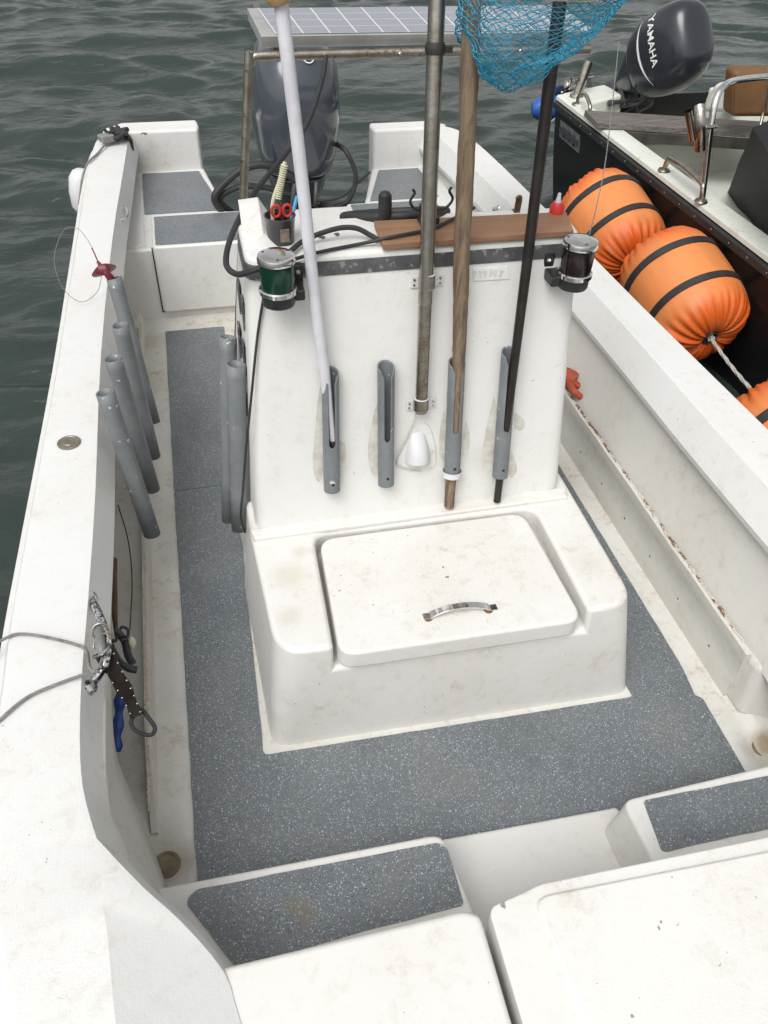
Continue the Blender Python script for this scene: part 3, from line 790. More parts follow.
# navigation lights
def nav_light(px, ybot, ytop, yy, lensmat, flip, label):
    b = at(px, ybot, y=yy); t = at(px, ytop, y=yy); h = t.z-b.z; r = .043
    c = Vector((b.x, yy, b.z))
    L0 = link('navigation_light', lathe(BM(), [(r*.88,0),(r*.92,.006),(r*.92,h*.22)], c, seg=40), BLACK, boat); L0['label'] = label
    link('chrome_ring', lathe(BM(), [(r*.98,h*.22),(r*1.04,h*.24),(r*1.04,h*.32),(r*.96,h*.34)], c, seg=40), CHROME, L0)
    link('lens', lathe(BM(), [(r*.90,h*.33),(r*.93,h*.5),(r*.93,h*.80),(r*.90,h*.87)], c, seg=40), lensmat, L0)
    link('light_cap', lathe(BM(), [(r*.97,h*.85),(r*1.03,h*.87),(r*1.03,h*.93),(r*.98,h*.985),(r*.9,h),(r*.5,h*1.015)], c, seg=40), CHROME, L0)
    for k in range(3):
        a = 2.1*k+.5; lathe(b2:=BM(), [(.0035,0),(.003,.001)], c+V(math.cos(a)*r*.75, math.sin(a)*r*.75, h*1.004), seg=8); link('cap_screw', b2, BLACK, L0)
    bm = BM(); box(bm, c+V(flip*.020,.028,h*.14), (.085,.07,h*.22)); box(bm, c+V(flip*.052,.058,h*.30), (.030,.020,h*.52)); link('light_bracket', bm, BLACK, L0, bevel=.004, seg=2)
    for dz in (.18,.42): lathe(b2:=BM(), [(.006,0),(.005,.002)], c+V(flip*.055,.047,h*dz), (0,-1,0), seg=10); link('bracket_screw', b2, STEEL, L0)
nav_light(279, 303, 254, 1.72, GREENL, 1, 'green lens under a chrome cap')
nav_light(572, 286, 240, 1.74, REDL, -1, 'dark red lens under a chrome cap')

# clam-shell cable cover
p = onf(417,450,.0); bm = BM(); secs = []
for k in range(9):
    t = k/8; w = .038*(1-.50*t**1.6); h = .034*math.sin(min(1,(1-t)*1.15)*math.pi/2)+.004; z = -.03+.085*t
    secs.append([FP(p.x+w*math.cos(a), p.z+z, .001+h*math.sin(a)) for a in np.linspace(0, math.pi, 11)])
loft(bm, secs, capends=True)
cs = link('cable_cover', bm, WHITEP, boat, ang=50)
bm = BM(); ol = [(401,450),(396,462),(398,467),(412,470),(432,468),(436,458),(434,440),(428,425),(420,424),(410,428),(405,438)]
a = smooth_path([onf(x,y,.0) for x,y in ol+[ol[0]]], 4)[:-1]; prism(bm, [q+Vector(NF)*.004 for q in a], a); link('cover_flange', bm, GEL, cs, bevel=.0015, seg=1, ang=60)
bm = BM(); tube(bm, [onf(416,414,.012), onf(408,434,.012), onf(399,455,.007), onf(398,464,.006), onf(408,469,.006), onf(421,471,.006)], .0022, 8); link('white_cord', bm, ROPEW, cs)

# stern benches, transom, locker
bx0, bx1 = -.30, 1.365
def M_(pts): return [(2*CENTRE-x+(.07*min(1,max(0,(y-3.9)/.6)) if x > -.1 else .0), y-.14*max(0,(y-4.0)/.6)) for x, y in pts][::-1]
bm = BM()
ben = [(-.38,3.615),(-.38,4.66)] + [(.10,4.66),(.185,3.975)] + [(.875,3.975),(1.04,4.52)] + [(1.46,4.52),(1.46,3.615)]
slab(bm, ben, .345, -.5)
link('stern_bench', bm, GEL, boat, bevel=.014, seg=3)
for s in (-1, 1):
    pts = [(-.40,4.66),(-.36,4.60),(.098,4.60),(.106,4.66),(.10,4.76),(-.30,4.76)]
    q = pts if s < 0 else M_(pts)
    q0 = [(x, y) for x, y in q]
    bm = BM(); prism(bm, [(x,y,.553) for x,y in q], [(x+(.0), y-.012 if y < 4.62 else y, .10) for x,y in q0]); link('transom_block', bm, GEL, boat, bevel=.016, seg=4)
    # side shelf filling between gunwale and bench
    pts = [(-.30,3.64),(-.30,4.62),(-.235,4.62),(-.222,3.64)]
    q = pts if s < 0 else M_(pts)
    bm = BM(); prism(bm, [(x,y,.352) for x,y in q], [(x,y,.30) for x,y in q]); link('side_shelf', bm, GEL, boat, bevel=.003)
    # locker lid
    pts = [(-.19,3.592),(.29,3.592),(.29,3.955),(-.19,3.955)]
    q = pts if s < 0 else M_(pts)
    rp_ = round_poly(q, .02, 4)
    bm = BM(); prism(bm, [(x,y,.362) for x,y in rp_], [(x,y,.035) for x,y in rp_]); link('bench_locker', bm, GEL, boat, bevel=.010, seg=3, ang=50)
    bm = BM(); q2 = [(-.195,3.606),(.294,3.606),(.294,3.62),(-.195,3.62)]
    q2 = q2 if s < 0 else M_(q2)
    prism(bm, [(x,y,.351) for x,y in q2], [(x,y,.031) for x,y in q2]); link('locker_gap_shade', bm, BLACKR, boat, smooth=False)  # black strip painting the shade in the gap round the locker
pm = [at(140,174,z=.35), at(202,174,z=.35), at(224,213,z=.35), at(140,216,z=.35)]
Lq = [(p.x,p.y) for p in pm]; Lq = [(-.225,4.56),(.075,4.56),(.160,4.01),(-.222,4.01)]
floor_mat('stern_mat', Lq, .3465); floor_mat('stern_mat', M_(Lq), .3465)
Lq = [(-.175,3.93),(.27,3.93),(.27,3.612),(-.175,3.612)]
floor_mat('locker_mat', Lq, .3630); floor_mat('locker_mat', M_(Lq), .3630)

# steps and footwell before the foredeck
STZ = .20
def px2(pts, z): return [(at(x,y,z=z).x, at(x,y,z=z).y) for x,y in pts]
Lst = [at(160,893,z=STZ), at(443,838,z=STZ), at(478,912,z=STZ)]
ls = [(-.30,.780),(Lst[1].x,Lst[1].y+.012),(Lst[2].x+.0,.50),(-.26,.50)]
rs_ = [at(624,803,z=STZ), at(650,850,z=STZ)]
r_s = [(rs_[0].x,rs_[0].y+.008),(1.40,.760),(1.36,.50),(rs_[1].x-.002,.50)]
for q, off in ((ls, 1), (r_s, -1)):
    P_ = round_poly(q, [.02,.03,.0,.0] if off > 0 else [.03,.02,0,0], 5)
    c_ = (sum(p[0] for p in P_)/len(P_), 0)
    bm = BM(); prism(bm, [(x,y,STZ) for x,y in P_], [(x+(.02 if x > c_[0] else -.02)*(1), y+(.012 if y > .7 else 0), .0) for x,y in P_])
    link('step', bm, GELDECK, boat, bevel=.010, seg=3)
bm = BM(); slab(bm, [(.30,.820),(.86,.802),(.86,.45),(.30,.45)], .050, -.02); link('footwell', bm, GELDECK, boat, bevel=.012)
q = px2([(189,897),(198,889),(438,843),(447,849),(464,905),(236,966),(232,963),(187,904)], STZ+.002)
floor_mat('step_mat', q, STZ+.001, r=.008)
q = px2([(643,801),(768,777),(800,768),(800,822),(768,829),(668,851),(662,850)], STZ+.002)
q = [q[0], (1.30, q[2][1]-.004), (1.26, q[3][1]), q[5], q[6]]
floor_mat('step_mat', q, STZ+.001, r=.008)

# foredeck lids
DZ = .468
lid = [at(222,965,z=DZ), at(464,909,z=DZ), at(478,916,z=DZ)]
dirg = (at(515,1024,z=DZ)-at(482,912,z=DZ)); dirg.normalize()
g0 = at(482,910,z=DZ); g1 = g0+dirg*.75
pts = [(lid[0].x-.012, lid[0].y-.002), (lid[1].x, lid[1].y), (g0.x-.004, g0.y-.006), (g1.x-.004, g1.y), (.18,-.22), (-.085,.10), (-.165,.40)]
bm = BM(); slab(bm, round_poly(pts, [.0,.02,.02,0,0,0,0], 5), DZ, .22); link('foredeck_hatch', bm, GELDECK, boat, bevel=.012, seg=4, ang=40)
h = [at(487,905,z=.485), at(525,890,z=.485), at(540,882,z=.485), at(768,835,z=.485)]
dr_ = (h[3]-h[2]).normalized()
far = h[2]+dr_*.66
pts = [(h[0].x+.003,h[0].y-.002),(h[1].x,h[1].y),(h[2].x,h[2].y),(far.x,far.y),(1.14,.10),(.95,-.16),(g1.x+.008, g1.y)]
rp_ = round_poly(pts, [.018,.03,.03,.03,0,0,0], 5)
bm = BM(); slab(bm, rp_, .478, .20); rh = link('foredeck_hatch', bm, GELDECK, boat, bevel=.014, seg=4, ang=20)
# raised field on the right lid
a0_, a1_ = at(533,893,z=.482), at(590,1030,z=.482); dd = (a1_-a0_).normalized()
pts = [(a0_.x,a0_.y-.01),(far.x-.05,far.y-.03),(1.02,.06),(.86,-.10),(a0_.x+dd.x*.55,a0_.y+dd.y*.55)]
bm = BM(); prism(bm, [(x,y,.486) for x,y in round_poly(pts,.03,5)], [(x+(-.006 if x<.7 else .006),y+.004,.476) for x,y in round_poly(pts,.03,5)]); link('hatch_field', bm, gelcoat('hatch_gelcoat', base=(.71,.70,.672), dirt=(.57,.51,.42), dirtamt=.75, nonskid=.25), rh, bevel=.004, seg=2, ang=20)
CHIP = mat('chip_dark', (.27,.26,.24), .8)
for px, py, r in ((503,904,.0055),(661,922,.0025),(659,928,.003),(632,1016,.003),(672,877,.0015)):
    p = at(px, py, z=.4785 if px < 530 else .4868); bm = BM()
    vs = [bm.verts.new(p+V(math.cos(a)*r*rnd.uniform(.5,1.2), math.sin(a)*r*rnd.uniform(.7,1.7), 0)) for a in np.linspace(0,6.28,10)[:-1]]
    bm.faces.new(vs); link('gelcoat_chip', bm, CHIP, rh, smooth=False)
# solid body under foredeck and bow
bm = BM(); sg = [y for y in np.linspace(-.44,.47,12)]
rg = [(outx(y)+.045, y) for y in sg]; rg2 = [(2*CENTRE-(outx(y)+.045)+.03, y) for y in sg[::-1]]
slab(bm, rg+rg2, .21, -.3); link('bow_body', bm, GEL, boat)

# round filler plate on the left gunwale, grab handles, cleats
p = at(69,443,z=TOPZ+.001)
bm = BM(); lathe(bm, [(.032,0),(.032,.003),(.027,.0045),(.025,.003),(.016,.003),(.014,.005),(.004,.005)], p, seg=32); link('filler_cap', bm, mat('worn_bronze', (.30,.27,.22), .45, .6, var=(.18,.16,.13), vscale=60), boat)
def handle(a, b, mid, r, m):
    bm = BM(); tube(bm, [a, a.lerp(mid,.45)+(mid-(a+b)/2)*.35, mid, b.lerp(mid,.45)+(mid-(a+b)/2)*.35, b], r, 10)
    for q in (a, b): lathe(bm, [(r*2,0),(r*1.6,.004)], q, tuple((mid-(a+b)/2)), seg=14)
    return link('grab_handle', bm, m, boat)
handle(at(118,204,z=.50), at(118,222,z=.50), at(127,213,z=.51), .007, CHROME)
a, b = at(498,208,z=.52), at(512,222,z=.52)
handle(a, b, (a+b)/2+V(-.05,0,.02), .007, CHROME)
# chrome mooring cleat ring on left coaming
MOTT = mat('mottled_chrome', (.75,.75,.76), .15, 1.0, var=(.04,.04,.045), vscale=95, vamt=.12)
a, b = at(90,598,z=.52), at(89,688,z=.52)
bm = BM(); tube(bm, [a, at(99,615,z=.56), at(107,640,z=.57), at(104,665,z=.57), b], .0095, 12)
for q in (a, b): lathe(bm, [(.017,-.003),(.016,.008),(.010,.013)], q, (.7,0,.7), seg=14)
link('mooring_handle', bm, MOTT, boat)
# stern small fitting on transom block
p = at(144,134,z=.556); bm = BM(); lathe(bm, [(.018,0),(.015,.003)], p, seg=20); link('deck_plug', bm, DSTEEL, boat)

# ------------------------------------------------------------------ solar panel on its tube frame
YP = 2.70
sp_t = thing('solar_panel', 'solar panel on a bent steel tube frame above the console', 'solar panel', at(247,205,y=2.55))
c0, c1 = at(262,49,y=YP), at(592,52,y=YP); zt = c0.z
c0 = Vector((c0.x, YP, zt)); c1 = Vector((c1.x, YP, zt-.005))
dq = at(247,6,z=zt+.04); d0 = Vector((dq.x, dq.y, zt)); d1 = Vector((c1.x+.03, dq.y-.02, zt))
up = V(0,0,.034)
bm = BM(); prism(bm, [c0+up, c1+up, d1+up, d0+up], [c0+V(0,.012,0), c1+V(0,.012,0), d1, d0]); link('panel_frame', bm, SOLARF, sp_t, bevel=.002, seg=2)
q = [c0.lerp(d1,.04), c1.lerp(d0,.04), d1.lerp(c0,.03), d0.lerp(c1,.03)]; q = [p_+up+V(0,0,.002) for p_ in q]
bm = BM(); uvl = bm.loops.layers.uv.new('UVMap'); gg = [[bm.verts.new(q[0].lerp(q[1],i/24).lerp(q[3].lerp(q[2],i/24), j/12)) for i in range(25)] for j in range(13)]
for j in range(12):
    for i in range(24):
        f_ = bm.faces.new((gg[j][i],gg[j][i+1],gg[j+1][i+1],gg[j+1][i]))
        for l_, (a_, b_) in zip(f_.loops, ((i,j),(i+1,j),(i+1,j+1),(i,j+1))): l_[uvl].uv = (a_/24, b_/12)
link('solar_cells', bm, SOLAR, sp_t, smooth=False)
tr = .0135
bm = BM(); l = at(243,208,y=2.64); t0 = at(249,52,y=2.675); zt2 = zt-.014
dn = (l-t0)/(t0.z-l.z)
tube(bm, [t0+dn*(t0.z-.36), t0], tr, 14, straight=True, open_=True)
tube(bm, [t0, V(t0.x+.001,YP-.02,zt2-.020), V(t0.x+.010,YP-.02,zt2-.005), V(t0.x+.035,YP-.02,zt2), V(t0.x+.15,YP-.02,zt2), V((t0.x+c1.x)/2,YP-.02,zt2), V(c1.x-.02,YP-.02,zt2-.003)], tr, 14)
link('frame_tube', bm, DSTEEL, sp_t)
rp = at(473,120,y=2.6)
bm = BM(); tube(bm, [V(rp.x,2.56,.35), V(rp.x,2.6,.9), V(rp.x,YP-.02,zt2-.02)], tr, 14); link('frame_tube', bm, DSTEEL, sp_t)
bm = BM(); tube(bm, [V(t0.x+.09,YP,zt2-.01), V(t0.x+.09,3.3,zt2+.015)], tr*.9, 12, straight=True); link('side_tube', bm, DSTEEL, sp_t); bm = BM(); tube(bm, [V(c1.x-.05,YP,zt2-.01), V(c1.x-.05,3.3,zt2+.015)], tr*.9, 12, straight=True); link('side_tube', bm, DSTEEL, sp_t)
for px in (325, 400, 520):
    p = at(px,50,y=YP-.03); bm = lathe(BM(), [(.006,0),(.006,.006),(.003,.008)], V(p.x, YP-.032, zt2), (0,-1,0), seg=6); link('frame_bolt', bm, STEEL, sp_t)

# ------------------------------------------------------------------ poles standing in the holders
def pole_dir(px0, px1, off):
    return onf(*px0, off), onf(*px1, off)
# white pole
t = thing('white_pole', 'slightly bent white plastic pole in the leftmost console rod holder', 'pole', onf(333,440,.03))
pp = [onf(333,441,.028), onf(326,385,.030), onf(315,300,.05), onf(302,180,.07), onf(289,70,.09), onf(281,2,.10), onf(277,-40,.11)]
bm = BM(); tube(bm, pp, .0145, 16, radf=lambda s: .62+.38*min(1, s*5)); link('shaft', bm, POLEW, t)
bm = BM(); tube(bm, [pp[0]+V(0,-.004,-.014), pp[0]+V(0,-.003,.004)], .0135, 14, straight=True); link('foot_cap', bm, BLACK, t)
bm = BM(); tube(bm, [onf(281,5,.105), onf(276,-12,.105), onf(268,-14,.105)], .024, 14, radf=lambda s: .8+.4*math.sin(s*5)); link('cloth_wrap', bm, TAN, t)
# steel pole with brackets
t = thing('steel_pole', 'tall stainless steel pole clamped upright to the console front', 'pole', onf(421,412,.03))
bm = BM(); a, b = onf(421,412,.028), onf(437,0,.060); top_ = b+(b-a).normalized()*.12; tube(bm, [a, top_], .0165, 20, straight=True); link('shaft', bm, mat('pitted_steel', (.40,.37,.32), .33, 1.0, var=(.22,.18,.13), vscale=40, bump=.2, specks=[(180,.60,(.14,.10,.07),.6)]), t)
bm = BM(); kb = a.lerp(b,.32); tube(bm, [kb, top_], .0182, 20, straight=True); link('upper_sleeve', bm, STEEL, t)
for px, py in ((427,281),(421,404)):
    p = onf(px,py,.028+(.010 if py < 300 else 0)); ax = (b-a).normalized(); bm = BM()
    tube(bm, [p-ax*.018, p+ax*.018], .0205, 20, straight=True)
    q = onf(px,py,.004); box(bm, q, (.085,.004,.030), Matrix.Rotation(-.19,3,'X')); cl = link('pole_clamp', bm, WHITEP, t, bevel=.0015, seg=2)
    bm = BM(); tube(bm, [p-ax*.016, p+ax*.016], .0212, 20, straight=True); link('clamp_band', bm, STEEL, cl)
    for s in (-.034,.034):
        for zz in (-.007,.007): lathe(b2:=BM(), [(.0035,0),(.003,.002)], q+V(s,-.003,zz), (0,-1,0), seg=8); link('clamp_screw', b2, STEEL, cl)
p = a.lerp(b,.908); bm = BM(); lathe(bm, [(.020,-.012),(.022,-.004),(.0225,.004),(.020,.012)], p, tuple((b-a)), seg=20); box(bm, p+V(.024,-.006,0), (.022,.016,.012)); link('black_tie', bm, BLACKR, t)
# wooden pole
t = thing('wooden_pole', 'rough bare wooden pole standing in the third console rod holder', 'pole', onf(449,505,.03))
wp = [onf(449,506,.026), onf(455,420,.028), onf(460,330,.036), onf(462,250,.055), onf(466,160,.075), onf(470,60,.09), onf(474,-30,.10)]
bm = BM(); P_ = smooth_path(wp, 14); fr = frames(P_); rings = []
for i, (p, (tt,u,v)) in enumerate(zip(P_, fr)):
    s = i/(len(P_)-1); r0 = .0150+.0045*min(1, s*2.2)
    ring = []
    for k in range(18):
        a = 2*math.pi*k/18; d = u*math.cos(a)+v*math.sin(a); w = 1+.16*noise.noise(p*9+d*.4)+.08*noise.noise(p*40+d*1.4)
        ring.append(bm.verts.new(p+d*r0*w))
    rings.append(ring)
for a, b in zip(rings, rings[1:]):
    for k in range(18): bm.faces.new((a[k], a[(k+1)%18], b[(k+1)%18], b[k]))
bm.faces.new(rings[0][::-1]); bm.faces.new(rings[-1]); link('shaft', bm, WOODP, t)
bm = BM(); lathe(bm, [(.0275,-.009),(.0275,.009)], onf(452,473,.026), tuple(wp[1]-wp[0]), seg=24, capb=False, capt=False)
link('tape_ring', bm, WHITEP, t)
# landing net on a black pole
t = thing('landing_net', 'landing net with blue mesh bag on a black pole', 'fishing net', onf(497,500,.03))
hp0, hp1 = onf(497,501,.028), onf(560,0,.075); hd = (hp1-hp0).normalized(); htop = hp1+hd*.12
bm = BM(); tube(bm, [hp0, hp0.lerp(htop,.5), htop], .0130, 14, straight=True, radf=lambda s: .85+.35*s); link('handle', bm, DARKPOLE, t)
# hoop just above the picture, bag hanging from it
n0, n1 = onf(459,-22,.10), onf(622,-32,.10); hc = (n0+n1)/2+V(0,-.05,.0); hw = (n1-n0).length/2; hdp = .15
bm = BM(); tube(bm, [hc+V(hw*math.cos(a), hdp*math.sin(a), .01*math.sin(a)) for a in np.linspace(0, 2*math.pi, 17)], .005, 10); link('hoop', bm, STEEL, t)
tipx = onf(500,82,.07)
bm = BM(); NA, NR = 84, 44; g = {}
for i in range(NR+1):
    s = i/NR
    cen = hc.lerp(tipx, s**1.15)+V(0,0,-.015*math.sin(math.pi*s))
    rr = (1-s**2.1)**.55*(1-.18*s) if s < 1 else 0.0
    for k in range(NA):
        a = 2*math.pi*k/NA
        fold = 1+ .13*s*math.sin(5*a+3*s)+.08*s*math.sin(9*a-6*s+1)
        wx, wy = hw*rr*fold, hdp*rr*fold
        tw = .35*s
        g[i,k] = V(cen.x+wx*math.cos(a+tw)+.006*noise.noise(V(i*.5,k*.5,0)), cen.y+wy*math.sin(a+tw), cen.z+.012*noise.noise(V(i*.3,k*.3,5))+ .02*s*math.cos(a*2+1))
vv = {}
def gv(i,k):
    k %= NA
    if (i,k) not in vv: vv[i,k] = bm.verts.new(g[i,k])
    return vv[i,k]
for i in range(1, NR-1):
    for k in range(NA):
        if (i+k) % 2 == 0: 
            a_, b_, c_, d_ = gv(i-1,k), gv(i,k+1), gv(i+1,k), gv(i,k-1)
            bm.faces.new((a_,b_,c_,d_))
o = link('net_bag', bm, NETB, t, smooth=False)
wf = o.modifiers.new('wire', 'WIREFRAME'); wf.thickness = .0024; wf.use_replace = True; wf.use_even_offset = False

# ------------------------------------------------------------------ things on the console top
p = [at(374,221,z=TZ+.017), at(566,212,z=TZ+.017), at(574,231,z=TZ+.017), at(383,245,z=TZ+.017)]
pb = thing('plywood_board', 'brown plywood board lying across the console top', 'board', p[0])
p = [Vector((q.x, q.y, 0)) for q in p]
bm = BM(); prism(bm, [V(q.x,q.y,TZ+.018) for q in p], [V(q.x,q.y,TZ+.004) for q in p]); link('board', bm, PLY, pb, bevel=.0015, seg=2)
bm = BM()
q = at(517,212,z=TZ+.020); bm = BM(); box(bm, q+V(0,0,.016), (.018,.004,.036), Matrix.Rotation(.15,3,'X')); box(bm, q+V(0,.008,.0), (.018,.022,.003)); lathe(bm, [(.009,-.003),(.009,.003)], q+V(0,0,.036), (0,1,.15), seg=16)
link('hinge_bracket', bm, DSTEEL, pb, bevel=.001, seg=1)
# phone clamp
q = at(430,222,z=TZ+.020); cl = thing('clamp_mount', 'black spring clamp mount on the plywood board', 'clamp', q)
bm = BM(); box(bm, q+V(-.005,0,.008), (.05,.035,.018)); lathe(bm, [(.016,-.002),(.014,.03),(.018,.035)], q+V(-.015,0,.01), seg=16); link('clamp_base', bm, BLACK, cl, bevel=.003)
bm = BM()
for s in (-1,1):
    tube(bm, [q+V(s*.012,0,.03), q+V(s*.04,.0,.035), q+V(s*.055,.0,.055), q+V(s*.045,.0,.075), q+V(s*.05,0,.085)], .0035, 8)
link('clamp_arm', bm, BLACK, cl)
# steering wheel seen edge on beyond the board
q = at(366,215,z=TZ+.02); sw = thing('steering_wheel', 'black steering wheel with upright knob behind the console top', 'steering wheel', q)
bm = BM(); nx_ = Vector((0,.35,.94)).normalized(); uu = Vector((1,0,0)); ww = nx_.cross(uu)
cw = at(402,226,z=TZ-.03)+V(0,.08,0)
tube(bm, [cw+(uu*math.cos(a)+ww*math.sin(a))*.14 for a in np.linspace(0,2*math.pi,25)], .0125, 12); link('wheel_rim', bm, BLACKR, sw)
bm = BM()
for a in (.5,2.6,4.7): tube(bm, [cw-nx_*.03, cw+(uu*math.cos(a)+ww*math.sin(a))*.138], .007, 8, straight=True)
link('spoke', bm, STEEL, sw)
q = at(385,216,z=TZ+.02); bm = lathe(BM(), [(.010,-.01),(.0165,.0),(.0175,.03),(.0165,.052),(.010,.060)], q, (0,.1,1), seg=20); link('wheel_knob', bm, BLACKR, sw)
# tool cup
cc = at(282,246,z=TZ+.001); cc = V(cc.x+.002, cc.y+.03, TZ); ct = thing('tool_cup', 'dark plastic cup holding scissors and a brush on the console', 'cup', cc)
bm = lathe(BM(), [(.032,.0),(.034,.03),(.037,.062),(.039,.065),(.035,.066),(.032,.05),(.030,.01)], cc, seg=32, capt=True); link('cup_body', bm, mat('smoky_plastic', (.03,.03,.035), .25, var=(.06,.055,.05), vscale=20), ct)
bm = BM(); box(bm, cc+V(.006,-.0345,.028), (.022,.004,.032)); link('cup_label', bm, mat('worn_brown', (.14,.09,.06), .6, var=(.25,.2,.16), vscale=60), ct, bevel=.001)
# scissors
st = thing('scissors', 'scissors with red loop handles upright in the dark cup', 'scissors', cc+V(0,0,.05))
bm = BM()
for s in (-1,1):
    m0 = cc+V(s*.0135+.004,-.012,.080); tube(bm, [m0+V(math.cos(a)*.010,0,math.sin(a)*.014) for a in np.linspace(0,2*math.pi,15)], .0034, 8)
link('handles', bm, RED, st)
bm = BM()
for s in (-1,1): box(bm, cc+V(s*.006+.004,-.010,.042), (.008,.002,.05), Matrix.Rotation(s*.12,3,'Y'))
link('blades', bm, STEEL, st)
# cream brush
br_ = thing('bottle_brush', 'cream ribbed brush standing tall in the dark cup', 'brush', cc+V(0,0,.05))
bm = BM(); b0 = cc+V(-.016,.015,.04); b1 = at(285,162,y=cc.y+.03); tube(bm, [b0, b0.lerp(b1,.35)+V(-.010,0,0), b0.lerp(b1,.7)+V(-.004,0,0), b1], .005, 10); link('brush_handle', bm, YELLOWB, br_)
bm = BM()
for k in range(16):
    s = .42+.035*k; q = b0.lerp(b1, s); lathe(bm, [(.007,-.0022),(.0095,0),(.007,.0022)], q, tuple(b1-b0), seg=12)
link('brush_ribs', bm, YELLOWB, br_)
pn = thing('blue_pen', 'light blue plastic stick leaning in the dark cup', 'pen', cc+V(0,0,.05))
bm = BM(); tube(bm, [cc+V(.026,.008,.04), at(297,196,y=cc.y+.03)], .0045, 8, straight=True); link('barrel', bm, CYAN, pn)
# red squeeze bottle behind the board
q = at(558,222,z=TZ); q = V(q.x, q.y+.02, TZ); sb = thing('squeeze_bottle', 'small red squeeze bottle with white nozzle at the console corner', 'bottle', q)
bm = lathe(BM(), [(.017,0),(.019,.01),(.019,.035),(.012,.045)], q, seg=20); link('bottle_body', bm, RED, sb)
bm = lathe(BM(), [(.008,.045),(.006,.055),(.004,.068)], q, seg=14); link('nozzle', bm, WHITEP, sb)

# cables
def cable(name, label, pts, r, m=BLACKR):
    bm = BM(); tube(bm, pts, r, 10); o = link(name, bm, m); tag(o, label, 'cable'); return o
cable('black_hose', 'thick black cable looping from the panel frame to the green light', [at(326,56,y=2.66), at(322,80,y=2.6), at(308,122,y=2.5), at(285,155,y=2.4), at(255,192,y=2.2), at(233,232,y=2.0), at(226,262,y=1.86), at(236,274,y=1.80), at(252,271,y=1.77), at(266,265,y=1.77)], .0075)
cable('black_hose', 'black cable arching over the stained console top beside the cup', [at(262,264,y=1.80), at(285,255,z=TZ+.012), at(305,240,z=TZ+.015), at(335,229,z=TZ+.03), at(355,228,z=TZ+.03), at(370,235,z=TZ+.015), at(378,240,z=TZ+.01)], .0065)
cable('thin_cable', 'thin black cable lying over the board towards the clamp mount', [at(288,261,z=TZ+.004), at(320,252,z=TZ+.006), at(360,244,z=TZ+.008), at(392,237,z=TZ+.024), at(430,229,z=TZ+.024), at(455,218,z=TZ+.026), at(474,208,z=TZ+.024)], .0045)
cable('thin_cable', 'thin black cable running down the left edge of the console front', [onf(263,300,.010), onf(257,340,.006), onf(251,400,.006), onf(246,450,.006), onf(243,490,.008), onf(241,515,.012), at(245,532,z=.34)], .0035)

